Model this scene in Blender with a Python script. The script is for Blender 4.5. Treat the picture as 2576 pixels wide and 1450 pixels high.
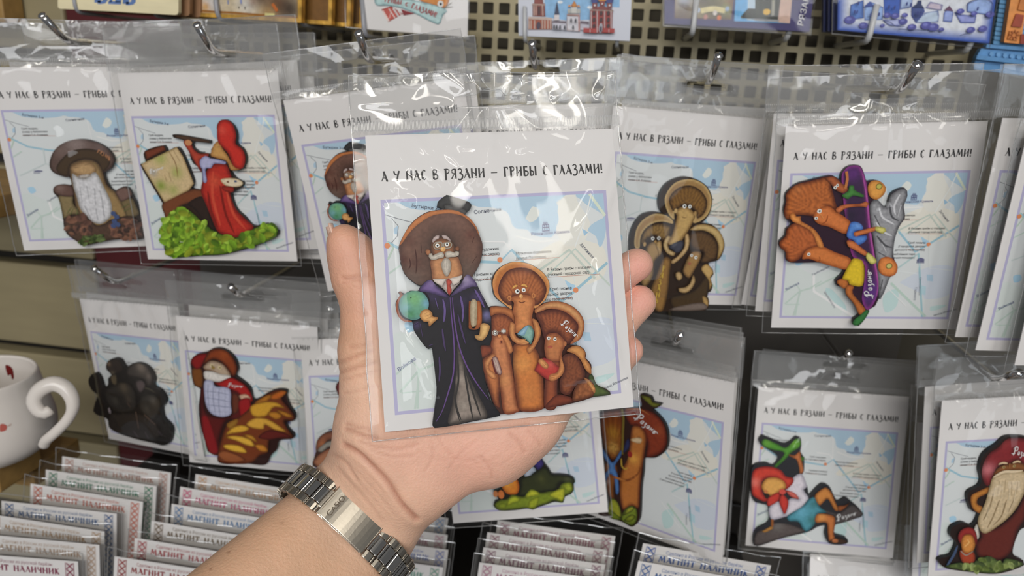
import bpy, math, random
import numpy as np
from mathutils import Vector, Matrix, noise, Euler
from mathutils.geometry import delaunay_2d_cdt
random.seed(7)
for o in list(bpy.data.objects): bpy.data.objects.remove(o)
SC = bpy.context.scene
COL = SC.collection
# ---------------------------------------------------------------- camera (photo 2576 x 1450)
F, CX, CY = 1790.0, 1288.0, 725.0
def rot(ax, d):
    c, s = math.cos(math.radians(d)), math.sin(math.radians(d))
    return np.array({'x': [[1,0,0],[0,c,-s],[0,s,c]], 'y': [[c,0,s],[0,1,0],[-s,0,c]], 'z': [[c,-s,0],[s,c,0],[0,0,1]]}[ax])
# the display wall seen from the camera: wall axes (right, down, away) in camera axes
WALL = rot('z', 3.2) @ rot('x', 17.0) @ rot('y', 8.0)
AX = np.stack([WALL[:, 0], WALL[:, 2], -WALL[:, 1]], 1)      # world X (right), Y (into wall), Z (up) in camera axes
WALL_PT = np.array([0.0934, -0.1926, 0.537])                 # a hole centre of the perforated panel, camera axes
CAM = np.array([0.0, -float(WALL_PT @ AX[:, 1]), 1.45])      # camera position; panel plane is y = 0
def c2w(v): return AX.T @ np.asarray(v, float)
def P(px, py, z):
    "world point seen at pixel (px, py) at camera depth z"
    return CAM + c2w([(px - CX) / F * z, (py - CY) / F * z, z])
cam = bpy.data.cameras.new('camera')
cam_ob = bpy.data.objects.new('camera', cam); COL.objects.link(cam_ob)
cam.sensor_width = 36.0; cam.lens = F / 2576 * 36; cam.clip_start = 0.02
R_, U_, B_ = c2w([1,0,0]), c2w([0,-1,0]), c2w([0,0,-1])
cam_ob.matrix_world = Matrix([[R_[0],U_[0],B_[0],CAM[0]],[R_[1],U_[1],B_[1],CAM[1]],[R_[2],U_[2],B_[2],CAM[2]],[0,0,0,1]])
cam.dof.use_dof = True; cam.dof.focus_distance = 0.285; cam.dof.aperture_fstop = 13
SC.camera = cam_ob
# ---------------------------------------------------------------- room light
wd = bpy.data.worlds.new('shop_interior'); SC.world = wd; wd.use_nodes = True
wd.node_tree.nodes['Background'].inputs[0].default_value = (0.93, 0.95, 1.0, 1)
wd.node_tree.nodes['Background'].inputs[1].default_value = 0.19
def area(name, loc, target, sx, sy, power, color, spread=180):
    l = bpy.data.lights.new(name, 'AREA'); l.shape = 'RECTANGLE'; l.size = sx; l.size_y = sy; l.energy = power; l.color = color; l.spread = math.radians(spread)
    o = bpy.data.objects.new(name, l); COL.objects.link(o); o.location = loc
    o.rotation_euler = (Vector(target) - Vector(loc)).to_track_quat('-Z', 'Y').to_euler()
    return o
area('ceiling_lamp_strip', (0.10, -2.55, 2.80), (0.15, -0.2, 1.50), 1.5, 0.16, 13, (1.0, 0.955, 0.88), 110)
area('ceiling_lamp_strip', (0.95, -1.75, 2.80), (0.25, -0.2, 1.45), 0.16, 1.3, 6, (1.0, 0.955, 0.88), 120)
area('shop_window_light', (0.0, -3.4, 2.15), (0.25, -0.1, 1.40), 1.9, 1.0, 62, (0.97, 0.98, 1.0))  # added soft fill from the front, brightens the shaded lower packs
area('side_window_light', (2.05, -2.55, 1.42), (0.15, -0.1, 1.35), 0.9, 1.1, 11, (0.86, 0.93, 1.0))
SC.view_settings.view_transform = 'Standard'; SC.view_settings.look = 'None'
SC.view_settings.exposure = -0.82; SC.view_settings.gamma = 1.0; SC.view_settings.use_curve_mapping = False
SC.cycles.transparent_max_bounces = 40
SC.cycles.max_bounces = 5; SC.cycles.diffuse_bounces = 2; SC.cycles.glossy_bounces = 3; SC.cycles.transmission_bounces = 2
SC.cycles.caustics_reflective = False; SC.cycles.caustics_refractive = False
SC.cycles.sample_clamp_indirect = 4.0; SC.cycles.adaptive_threshold = 0.05
# ---------------------------------------------------------------- helpers
def lin(c):
    c = np.asarray(c, float)
    return np.where(c <= 0.04045, c / 12.92, ((c + 0.055) / 1.055) ** 2.4)
def hx(s): return np.array([int(s[i:i+2], 16) / 255 for i in (0, 2, 4)])
GAIN = 1.30
def alb(s):
    "photo colour (hex as seen) to a surface colour"
    return np.clip(lin(hx(s)) * GAIN, 0, 0.9)
def rgba(s): return (*alb(s), 1.0)
MATS = {}
def mat(name, base='c8c4c2', rough=0.5, metal=0.0, spec=0.5, attr=False, bump=None, noise_col=None, sss=0.0):
    if name in MATS: return MATS[name]
    m = bpy.data.materials.new(name); m.use_nodes = True; nt = m.node_tree; b = nt.nodes['Principled BSDF']
    b.inputs['Base Color'].default_value = rgba(base) if isinstance(base, str) else (*base, 1)
    b.inputs['Roughness'].default_value = rough; b.inputs['Metallic'].default_value = metal
    b.inputs['Specular IOR Level'].default_value = spec
    if sss:
        b.inputs['Subsurface Weight'].default_value = sss; b.inputs['Subsurface Radius'].default_value = (0.006, 0.0022, 0.0012); b.inputs['Subsurface Scale'].default_value = 1.0
    src = None
    if attr:
        a = nt.nodes.new('ShaderNodeVertexColor'); a.layer_name = 'Col'; src = a.outputs['Color']
    if noise_col:
        sc, amt, detail, stretch = noise_col
        tc = nt.nodes.new('ShaderNodeTexCoord'); mp = nt.nodes.new('ShaderNodeMapping'); mp.inputs['Scale'].default_value = stretch
        n = nt.nodes.new('ShaderNodeTexNoise'); n.inputs['Scale'].default_value = sc; n.inputs['Detail'].default_value = detail
        nt.links.new(tc.outputs['Object'], mp.inputs[0]); nt.links.new(mp.outputs[0], n.inputs['Vector'])
        mr = nt.nodes.new('ShaderNodeMapRange'); mr.inputs[1].default_value = 0.3; mr.inputs[2].default_value = 0.7
        mr.inputs[3].default_value = 1 - amt; mr.inputs[4].default_value = 1 + amt
        nt.links.new(n.outputs['Fac'], mr.inputs[0])
        vm = nt.nodes.new('ShaderNodeVectorMath'); vm.operation = 'SCALE'
        if src: nt.links.new(src, vm.inputs[0])
        else: vm.inputs[0].default_value = b.inputs['Base Color'].default_value[:3]
        nt.links.new(mr.outputs[0], vm.inputs['Scale']); src = vm.outputs[0]
    if src: nt.links.new(src, b.inputs['Base Color'])
    if bump:
        sc, st, dist = bump
        tc = nt.nodes.new('ShaderNodeTexCoord'); n = nt.nodes.new('ShaderNodeTexNoise'); n.inputs['Scale'].default_value = sc; n.inputs['Detail'].default_value = 5
        nt.links.new(tc.outputs['Object'], n.inputs['Vector'])
        bp = nt.nodes.new('ShaderNodeBump'); bp.inputs['Strength'].default_value = st; bp.inputs['Distance'].default_value = dist
        nt.links.new(n.outputs['Fac'], bp.inputs['Height']); nt.links.new(bp.outputs[0], b.inputs['Normal'])
    MATS[name] = m
    return m
def film_mat(name, clear, gloss, haze, rough):
    if name in MATS: return MATS[name]
    m = bpy.data.materials.new(name); m.use_nodes = True; nt = m.node_tree; nt.nodes.clear()
    out = nt.nodes.new('ShaderNodeOutputMaterial'); tr = nt.nodes.new('ShaderNodeBsdfTransparent'); gl = nt.nodes.new('ShaderNodeBsdfGlossy')
    df = nt.nodes.new('ShaderNodeBsdfDiffuse'); m1 = nt.nodes.new('ShaderNodeMixShader'); m2 = nt.nodes.new('ShaderNodeMixShader'); lw = nt.nodes.new('ShaderNodeLayerWeight')
    mr = nt.nodes.new('ShaderNodeMapRange'); mr.inputs[3].default_value = gloss; mr.inputs[4].default_value = 0.75
    pw = nt.nodes.new('ShaderNodeMath'); pw.operation = 'POWER'; pw.inputs[1].default_value = 3.0
    lw.inputs[0].default_value = 0.5; nt.links.new(lw.outputs['Facing'], pw.inputs[0]); nt.links.new(pw.outputs[0], mr.inputs[0])
    tr.inputs[0].default_value = (clear, clear, clear * 0.995, 1); gl.inputs['Roughness'].default_value = rough; df.inputs[0].default_value = (0.8, 0.8, 0.8, 1)
    m1.inputs[0].default_value = haze
    nt.links.new(tr.outputs[0], m1.inputs[1]); nt.links.new(df.outputs[0], m1.inputs[2])
    nt.links.new(mr.outputs[0], m2.inputs[0]); nt.links.new(m1.outputs[0], m2.inputs[1]); nt.links.new(gl.outputs[0], m2.inputs[2])
    nt.links.new(m2.outputs[0], out.inputs[0])
    MATS[name] = m
    return m
M_FILM = film_mat('clear_film', 0.99, 0.024, 0.005, 0.05)
M_HEADFILM = film_mat('doubled_film', 0.965, 0.065, 0.10, 0.07)  # bag headers: white haze imitates room reflections in many stacked sheets
M_SEAL = film_mat('ribbed_film', 0.95, 0.10, 0.16, 0.30)
M_EDGE = film_mat('film_edge', 0.93, 0.22, 0.22, 0.15)
M_PRINT = mat('printed_colour', attr=True, rough=0.42, spec=0.35)
M_MAGNET = mat('printed_wood', attr=True, rough=0.42, spec=0.22, noise_col=(900, 0.10, 3, (1, 1, 1)))
M_CARD = mat('white_card', 'd2cfce', rough=0.55, spec=0.3)
M_CHROME = mat('chrome', (0.80, 0.79, 0.78), rough=0.10, metal=1.0)

def link(name, data, parent=None, m=None, smooth=False):
    o = bpy.data.objects.new(name, data); COL.objects.link(o)
    if parent is not None: o.parent = parent
    if m is not None and data is not None:
        if not data.materials: data.materials.append(m)
    if smooth and data is not None: data.shade_smooth()
    return o
def mesh(name, V, Fc, cols=None):
    me = bpy.data.meshes.new(name); me.from_pydata([tuple(map(float, v)) for v in V], [], [tuple(map(int, f)) for f in Fc]); me.update()
    if cols is not None:
        at = me.color_attributes.new('Col', 'FLOAT_COLOR', 'POINT')
        c = np.ones((len(V), 4), np.float32); c[:, :3] = np.asarray(cols, np.float32); at.data.foreach_set('color', c.ravel())
    return me
def tag(o, label, cat, group=None, kind=None):
    if label: o['label'] = label
    if cat: o['category'] = cat
    if group: o['group'] = group
    if kind: o['kind'] = kind
    return o
class MB:
    "collects pieces of one mesh with vertex colours"
    def __init__(s): s.V, s.F, s.C = [], [], []
    def add(s, V, Fc, col):
        n = len(s.V); s.V += [tuple(v) for v in V]; s.F += [tuple(i + n for i in f) for f in Fc]
        col = np.asarray(col, float)
        s.C += [tuple(c) for c in (np.tile(col, (len(V), 1)) if col.ndim == 1 else col)]
    def box(s, a, b, col=(.5,.5,.5)):
        (x0,y0,z0),(x1,y1,z1) = a, b
        s.add([(x0,y0,z0),(x1,y0,z0),(x1,y1,z0),(x0,y1,z0),(x0,y0,z1),(x1,y0,z1),(x1,y1,z1),(x0,y1,z1)],
              [(0,3,2,1),(4,5,6,7),(0,1,5,4),(1,2,6,5),(2,3,7,6),(3,0,4,7)], col)
    def tube(s, pts, r, n=10, col=(.5,.5,.5), caps=True):
        pts = [np.asarray(p, float) for p in pts]; rr = r if hasattr(r, '__len__') else [r] * len(pts)
        V, Fc = [], []; up = None
        for i, p in enumerate(pts):
            t = pts[min(i+1, len(pts)-1)] - pts[max(i-1, 0)]; t = t / (np.linalg.norm(t) + 1e-12)
            if up is None: up = np.cross(t, [0,0,1]) if abs(t[2]) < .9 else np.cross(t, [1,0,0])
            a = up - t * (up @ t); a /= np.linalg.norm(a); up = a; b = np.cross(t, a)
            for k in range(n):
                w = 2 * math.pi * k / n; V.append(p + rr[i] * (math.cos(w) * a + math.sin(w) * b))
        for i in range(len(pts) - 1):
            for k in range(n): Fc.append((i*n+k, i*n+(k+1) % n, (i+1)*n+(k+1) % n, (i+1)*n+k))
        if caps: Fc += [tuple(range(n))[::-1], tuple(range((len(pts)-1)*n, len(pts)*n))]
        s.add(V, Fc, col)
    def build(s, name, m, parent=None, smooth=False):
        return link(name, mesh(name, s.V, s.F, s.C), parent, m, smooth)
def empty(name, M, parent=None):
    o = bpy.data.objects.new(name, None); COL.objects.link(o); o.empty_display_size = 0.02
    if parent: o.parent = parent
    o.matrix_world = M
    return o
def bevel(o, w, seg=2):
    md = o.modifiers.new('bevel', 'BEVEL'); md.width = w; md.segments = seg; md.limit_method = 'ANGLE'; md.angle_limit = 0.6
# ------- planar pose from four pixel corners of a rectangle of known size
def rodr(w):
    t = np.linalg.norm(w)
    if t < 1e-12: return np.eye(3)
    k = w / t; K = np.array([[0,-k[2],k[1]],[k[2],0,-k[0]],[-k[1],k[0],0]])
    return np.eye(3) + math.sin(t) * K + (1 - math.cos(t)) * K @ K
def pose(w, h, px):
    obj = np.array([(0,0),(w,0),(w,h),(0,h)], float); n = (np.array(px, float) - [CX, CY]) / F
    A = []
    for (X, Y), (u, v) in zip(obj, n):
        A += [[X,Y,1,0,0,0,-u*X,-u*Y,-u],[0,0,0,X,Y,1,-v*X,-v*Y,-v]]
    H = np.linalg.svd(np.array(A))[2][-1].reshape(3, 3)
    if H[2,2] < 0: H = -H
    H = H / ((np.linalg.norm(H[:,0]) + np.linalg.norm(H[:,1])) / 2)
    r1 = H[:,0] / np.linalg.norm(H[:,0]); r2 = H[:,1] - r1 * (r1 @ H[:,1]); r2 /= np.linalg.norm(r2)
    R = np.stack([r1, r2, np.cross(r1, r2)], 1); t = H[:,2].copy(); Q = np.c_[obj, np.zeros(4)]
    def res(R, t):
        q = Q @ R.T + t
        return ((q[:,:2] / q[:,2:] - n) * F).ravel()
    lam = 1e-3; r = res(R, t)
    for it in range(40):
        J = np.zeros((8, 6))
        for k in range(6):
            d = np.zeros(6); d[k] = 1e-6; J[:,k] = (res(rodr(d[:3]) @ R, t + d[3:]) - r) / 1e-6
        JJ = J.T @ J; st = np.linalg.solve(JJ + lam * np.diag(np.diag(JJ)), -J.T @ r)
        R2 = rodr(st[:3]) @ R; t2 = t + st[3:]; rr = res(R2, t2)
        if rr @ rr < r @ r: R, t, r = R2, t2, rr; lam *= .3
        else: lam *= 5
    return Frame(CAM + c2w(t), c2w(R[:,0]), c2w(R[:,1]))
class Frame:
    "a flat sheet in space: u right, v down, w towards the viewer (metres)"
    def __init__(s, o, ux, uy): s.o, s.ux, s.uy = map(np.asarray, (o, ux, uy)); s.n = -np.cross(s.ux, s.uy)
    def M(s): return Matrix([[s.ux[i], -s.uy[i], s.n[i], s.o[i]] for i in range(3)] + [[0,0,0,1]])
    def uv(s, px, py, w=0.0):
        d = c2w([(px - CX) / F, (py - CY) / F, 1.0]); t = ((s.o + s.n * w - CAM) @ s.n) / (d @ s.n); q = CAM + d * t - s.o
        return np.array([q @ s.ux, q @ s.uy])
    def depth(s, px, py, w=0.0):
        d = c2w([(px - CX) / F, (py - CY) / F, 1.0]); return ((s.o + s.n * w - CAM) @ s.n) / (d @ s.n)
    def pt(s, u, v, w=0.0): return s.o + s.ux * u + s.uy * v + s.n * w
    def shifted(s, u, v, w, twist=0.0):
        c, q = math.cos(math.radians(twist)), math.sin(math.radians(twist)); return Frame(s.pt(u, v, w), s.ux * c + s.uy * q, s.uy * c - s.ux * q)
# ------- flat shapes
def cr(pts, step, closed=True):
    "smooth line through the points"
    p = np.asarray(pts, float); n = len(p); out = []
    rng = range(n) if closed else range(n - 1)
    for i in rng:
        p0, p1, p2, p3 = (p[(i-1) % n], p[i], p[(i+1) % n], p[(i+2) % n]) if closed else (p[max(i-1,0)], p[i], p[i+1], p[min(i+2,n-1)])
        k = max(1, int(np.linalg.norm(p2 - p1) / step))
        for j in range(k):
            t = j / k
            out.append(.5 * ((2*p1) + (p2-p0)*t + (2*p0-5*p1+4*p2-p3)*t*t + (3*p1-p0-3*p2+p3)*t**3))
    if not closed: out.append(p[-1])
    return np.array(out)
def inside(pts, loops):
    x, y = pts[:,0], pts[:,1]; r = np.zeros(len(pts), bool)
    for L in loops:
        a = L; b = np.roll(L, -1, 0)
        for (x0,y0),(x1,y1) in zip(a, b):
            if y0 == y1: continue
            c = ((y0 > y) != (y1 > y)) & (x < (x1-x0) * (y-y0) / (y1-y0) + x0); r ^= c
    return r
def seg_dist(pts, loops):
    d = np.full(len(pts), 1e9)
    for L in loops:
        for a, b in zip(L, np.roll(L, -1, 0)):
            ab = b - a; q = ab @ ab
            if q < 1e-18: continue
            t = np.clip(((pts - a) @ ab) / q, 0, 1); d = np.minimum(d, np.linalg.norm(pts - a - t[:,None] * ab, axis=1))
    return d
def fill(loops, sp, jitter=0.25, seed=1):
    "triangulate loops (even-odd) with inner points at spacing sp -> verts, tris, number of rim points"
    V = np.concatenate(loops); edges = []; n = 0
    for L in loops:
        k = len(L); edges += [(n + i, n + (i+1) % k) for i in range(k)]; n += k
    lo, hi = V.min(0), V.max(0)
    if sp:
        rs = np.random.RandomState(seed); gx, gy = np.meshgrid(np.arange(lo[0]+sp/2, hi[0], sp), np.arange(lo[1]+sp/2, hi[1], sp * .87)); gx[1::2] += sp / 2
        g = np.c_[gx.ravel(), gy.ravel()]; g += (rs.rand(*g.shape) - .5) * sp * jitter
        if len(g):
            g = g[inside(g, loops)]
            if len(g): g = g[seg_dist(g, loops) > sp * .45]
        A = np.concatenate([V, g]) if len(g) else V
    else: A = V
    sc = 1.0 / max(1e-9, (hi - lo).max()); B = (A - lo) * sc
    vo, _, tri, _, _, _ = delaunay_2d_cdt([Vector(p) for p in B], edges, [], 0, 1e-7)
    vo = np.array([tuple(v) for v in vo]) / sc + lo; tri = [t for t in tri if len(t) == 3]
    if tri:
        T = np.array(tri); cen = vo[T].mean(1); keep = inside(cen, loops); T = T[keep]
        a, b, c = vo[T[:,0]], vo[T[:,1]], vo[T[:,2]]
        cr_ = (b[:,0]-a[:,0])*(c[:,1]-a[:,1]) - (b[:,1]-a[:,1])*(c[:,0]-a[:,0]); T[cr_ < 0] = T[cr_ < 0][:, ::-1]
    else: T = np.zeros((0,3), int)
    return vo, T, n
def ribbon(pts, w, taper=(1, 1), step=None):
    "strip of width w along a line -> verts2d, quads"
    p = np.asarray(pts, float)
    if step: p = cr(p, step, False)
    n = len(p); V, Fc = [], []
    for i in range(n):
        t = p[min(i+1,n-1)] - p[max(i-1,0)]; t = t / (np.linalg.norm(t) + 1e-12); q = np.array([-t[1], t[0]])
        f = i / max(1, n - 1); ww = w * .5 * (min(1.0, taper[0] + (1 - taper[0]) * f * 4) if f < .25 else min(1.0, taper[1] + (1 - taper[1]) * (1 - f) * 4) if f > .75 else 1.0)
        V += [p[i] + q * ww, p[i] - q * ww]
    for i in range(n - 1): Fc.append((2*i, 2*i+1, 2*i+3, 2*i+2))
    return np.array(V), Fc
def up_faces(V, Fc):
    "turn faces so that they look at the viewer (y = -v)"
    out = []
    for f in Fc:
        a = sum(V[f[i]][0] * V[f[(i+1) % len(f)]][1] - V[f[(i+1) % len(f)]][0] * V[f[i]][1] for i in range(len(f)))
        out.append(tuple(f) if a > 0 else tuple(f)[::-1])
    return out
def nums(s): 
    a = np.array([float(t) for t in s.replace(',', ' ').split()]); return a.reshape(-1, 2)
# ------- lettering
SLAV = {
 'А': (.62, [(.17, [(.26,1),(.60,0)]), (.07, [(.30,.86),(.22,.5),(.02,.02)]), (.07, [(.14,.34),(.46,.34)]), (.1, [(.52,.03),(.68,.03)])]),
 'У': (.58, [(.13, [(.02,1),(.08,.72),(.30,.60)]), (.15, [(.56,1),(.40,.5),(.30,0)])]),
 'Н': (.66, [(.16, [(.1,1),(.1,0)]), (.16, [(.56,1),(.56,0)]), (.07, [(.1,.66),(.56,.36)])]),
 'С': (.52, [(.10, [(.48,.86),(.34,1),(.18,.86)]), (.17, [(.20,.9),(.10,.5),(.20,.1)]), (.09, [(.18,.12),(.32,0),(.50,.14)])]),
 'В': (.56, [(.17, [(.12,1),(.12,0)]), (.10, [(.12,.98),(.44,.92),(.40,.66),(.14,.54)]), (.13, [(.14,.54),(.52,.40),(.46,.08),(.12,.03)])]),
 'Р': (.58, [(.17, [(.16,1),(.16,-.12)]), (.09, [(0,.97),(.34,1),(.54,.84),(.46,.62),(.18,.54)])]),
 'Я': (.58, [(.17, [(.48,1),(.48,0)]), (.10, [(.48,.97),(.16,.92),(.12,.62),(.46,.5)]), (.10, [(.34,.5),(.04,0)])]),
 'З': (.54, [(.10, [(.04,.86),(.24,1),(.46,.86),(.40,.64),(.2,.56)]), (.14, [(.2,.56),(.50,.40),(.48,.05),(.26,-.12),(.02,-.06)])]),
 'И': (.66, [(.16, [(.1,1),(.1,0)]), (.16, [(.56,1),(.56,0)]), (.07, [(.1,.24),(.56,.74)])]),
 'Г': (.50, [(.17, [(.12,1),(.12,0)]), (.11, [(0,.95),(.46,.95)]), (.08, [(.45,.98),(.45,.76)])]),
 'Б': (.56, [(.17, [(.12,1),(.12,0)]), (.11, [(.04,.95),(.50,.95)]), (.13, [(.14,.54),(.52,.42),(.46,.08),(.12,.03)])]),
 'Ы': (.78, [(.16, [(.1,1),(.1,0)]), (.12, [(.1,.54),(.42,.42),(.38,.08),(.1,.03)]), (.16, [(.68,1),(.68,0)])]),
 'Л': (.62, [(.08, [(.30,1),(.22,.4),(.02,.02)]), (.16, [(.30,1),(.58,0)])]),
 'М': (.84, [(.09, [(.18,1),(.06,0)]), (.16, [(.18,1),(.42,.22)]), (.07, [(.42,.22),(.64,1)]), (.16, [(.64,1),(.76,0)])]),
 'Т': (.60, [(.17, [(.3,1),(.3,0)]), (.12, [(0,.95),(.6,.95)]), (.08, [(.02,.95),(.02,.74)]), (.08, [(.58,.95),(.58,.74)])]),
 'Ч': (.58, [(.13, [(.1,1),(.12,.62),(.28,.46),(.48,.54)]), (.17, [(.48,1),(.48,0)])]),
 'К': (.60, [(.17, [(.12,1),(.12,0)]), (.09, [(.16,.5),(.5,1)]), (.15, [(.22,.54),(.56,0)])]),
 'Д': (.70, [(.16, [(.54,1),(.54,.1)]), (.08, [(.24,1),(.12,.1)]), (.12, [(0,.06),(.7,.06)]), (.08, [(.24,.96),(.54,.96)])]),
 'Ь': (.5, [(.16, [(.1,1),(.1,0)]), (.12, [(.1,.54),(.44,.42),(.4,.08),(.1,.03)])]),
 '!': (.22, [(.15, [(.1,1),(.1,.32)]), (.16, [(.1,.14),(.1,0)])]), '—': (.72, [(.07, [(.02,.46),(.7,.46)])]), ' ': (.42, []), '.': (.2, [(.14, [(.08,.13),(.08,0)])]),
}
def lettering(text, bold=1.0, gap=0.10):
    "old Slavic capitals -> verts2d (height 1, y up), faces, width"
    V, Fc, x = [], [], 0.0
    for ch in text:
        w, st = SLAV[ch]
        for k, (sw, pts) in enumerate(st):
            v, f = ribbon([(x + a, b) for a, b in pts], sw * bold, step=.12 if len(pts) > 2 else None); n = len(V); V += list(v); Fc += [tuple(i + n for i in q) for q in f]
        x += w + gap
    return np.array(V), Fc, x - gap
FONTC = {}
def font_text(body, res=2):
    "plain lettering -> verts2d at size 1, faces, width"
    if body in FONTC: return FONTC[body]
    cu = bpy.data.curves.new('lettering', 'FONT'); cu.body = body.replace('н', 'ʜ'); cu.resolution_u = res; cu.size = 1.0
    ob = bpy.data.objects.new('lettering', cu); me = bpy.data.meshes.new_from_object(ob)
    V = np.array([v.co[:2] for v in me.vertices]) if len(me.vertices) else np.zeros((0,2)); Fc = [tuple(p.vertices) for p in me.polygons]
    bpy.data.objects.remove(ob); bpy.data.curves.remove(cu); bpy.data.meshes.remove(me)
    FONTC[body] = (V, Fc, float(V[:,0].max()) if len(V) else 0.0)
    return FONTC[body]
SCRIPT = [  # the brush-written town name, strokes in a box 4.1 wide, 1 high
 (.16, [(.35,1.05),(.28,.5),(.12,-.15)]), (.11, [(.0,.62),(.3,.95),(.75,1.0),(.78,.68),(.45,.48),(.12,.5)]), (.10, [(-.25,.05),(.2,.1),(.45,.2)]),
 (.12, [(1.2,.5),(1.0,.42),(.95,.12),(1.15,.05),(1.25,.45),(1.3,.05)]), (.12, [(1.5,.45),(1.75,.45),(1.6,.22),(1.8,.05),(1.6,-.25),(1.4,-.2)]),
 (.12, [(2.25,.48),(2.05,.4),(2.0,.1),(2.2,.05),(2.3,.45),(2.35,.05)]), (.12, [(2.6,.48),(2.52,.05),(2.6,.25),(2.85,.28),(2.9,.48),(2.84,.05)]),
 (.12, [(3.15,.48),(3.1,.05),(3.35,.08),(3.4,.25),(3.15,.26),(3.5,.4),(3.8,.3)])]
def script_paint(L, w_scale=1.0):
    V, Fc = [], []
    for w, pts in SCRIPT:
        v, f = ribbon(pts, w * w_scale, (.5, .3), step=.12); n = len(V); V += list(v); Fc += [tuple(i + n for i in q) for q in f]
    return np.array(V), Fc
# ---------------------------------------------------------------- the shop wall behind the goods (panel face at y = 0)
def on_wall(px, py, y=0.0):
    d = c2w([(px - CX) / F, (py - CY) / F, 1.0]); return CAM + d * ((y - CAM[1]) / d[1])
M_PANEL = mat('panel_metal', 'a69c7e', rough=0.5, spec=0.4, bump=(60, 0.05, 0.001))
M_WALLD = mat('wall_paint_dark', '4a453a', rough=0.8)
M_SLAT = mat('slat_laminate', '8c8266', rough=0.55, spec=0.3, noise_col=(14, 0.05, 3, (1, 1, 6)))
PITCH = 0.0127
HOLE0 = on_wall(1600.5, 82.4)
def perforated_panel():
    x0, x1 = on_wall(436, 60)[0], on_wall(2440, 100)[0]
    z0, z1 = on_wall(1300, 560)[2], on_wall(1300, -260)[2]
    i0, i1 = math.ceil((x0 - HOLE0[0]) / PITCH), math.floor((x1 - HOLE0[0]) / PITCH)
    j0, j1 = math.ceil((z0 - HOLE0[2]) / PITCH), math.floor((z1 - HOLE0[2]) / PITCH)
    h = PITCH * 0.335; c = h * 0.16; t = 0.0016; V, Fc = [], []
    def cell(cx, cz):
        n = len(V); p = PITCH / 2
        sq = [(-p,-p),(p,-p),(p,p),(-p,p)]; oc = [(-h+c,-h),(h-c,-h),(h,-h+c),(h,h-c),(h-c,h),(-h+c,h),(-h,h-c),(-h,-h+c)]
        for a, b in sq + oc: V.append((cx + a, 0.0, cz + b))
        for a, b in oc: V.append((cx + a, t, cz + b))
        s = lambda i: n + i; q = lambda i: n + 4 + i % 8; r = lambda i: n + 12 + i % 8
        Fc.extend([(s(0), s(1), q(1), q(0)), (s(1), q(2), q(1)), (s(1), s(2), q(3), q(2)), (s(2), q(4), q(3)), (s(2), s(3), q(5), q(4)), (s(3), q(6), q(5)), (s(3), s(0), q(7), q(6)), (s(0), q(0), q(7))])
        for k in range(8): Fc.append((q(k), q(k+1), r(k+1), r(k)))
    for i in range(i0, i1 + 1):
        for j in range(j0, j1 + 1): cell(HOLE0[0] + i * PITCH, HOLE0[2] + j * PITCH)
    o = link('perforated_panel', mesh('perforated_panel', V, Fc), None, M_PANEL)
    tag(o, 'beige perforated metal display panel with square holes behind the hanging packs', 'panel')
    return HOLE0[0] + (i0 - .5) * PITCH, HOLE0[0] + (i1 + .5) * PITCH, HOLE0[2] + (j0 - .5) * PITCH
PX0, PX1, PZ0 = perforated_panel()
mb = MB(); mb.box((-1.6, 0.045, 0.4), (1.6, 0.075, 2.4)); o = mb.build('wall_back', M_WALLD); tag(o, None, None, kind='structure')
mb = MB(); mb.box((-1.6, -2.6, -0.02), (1.6, 0.1, 0.0)); o = mb.build('floor', mat('floor_tile', '6d6258', rough=0.4)); tag(o, None, None, kind='structure')
# slatted wall on the left and below
sw = empty('slat_wall', Matrix.Translation((-0.5, 0.02, 0.9)))
tag(sw, 'beige slatted wall with dark horizontal grooves behind the white mug', 'wall panel')
SLX1 = float(on_wall(158, 30, .012)[0])
zg = [on_wall(100, 655, .012)[2], on_wall(100, 880, .012)[2], on_wall(320, 1118, .012)[2]]
stp = (zg[0] - zg[2]) / 2; zs = [zg[0] + stp * k for k in range(6, -4, -1)]
for za, zb in zip(zs[:-1], zs[1:]):
    mb = MB(); mb.box((-0.95, 0.012, zb + 0.0055), (SLX1, 0.030, za - 0.0055)); s = mb.build('slat', M_SLAT); bevel(s, 0.002)
    s.parent = sw; s.matrix_parent_inverse = sw.matrix_world.inverted()
mb = MB(); mb.box((-0.95, 0.030, zs[-1]), (SLX1 - .004, 0.044, zs[0])); s = mb.build('groove_backing', mat('groove_dark', '1c1812', rough=0.8)); s.parent = sw; s.matrix_parent_inverse = sw.matrix_world.inverted()

mb = MB(); mb.box((SLX1, 0.016, 0.6), (PX0 + .01, 0.028, 2.2)); o = mb.build('maroon_board', mat('maroon_board', '4a1216', rough=.6)); tag(o, 'dark maroon vertical board between slatted wall and perforated panel', 'board')

mb = MB(); mb.box((PX0, 0.004, 0.6), (PX1, 0.016, PZ0)); o = mb.build('dark_board', mat('dark_board', '4c4843', rough=.45, noise_col=(8, .12, 3, (1, 1, 5)))); tag(o, 'dark grey board below the perforated panel, behind the lower packs', 'board')
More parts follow.
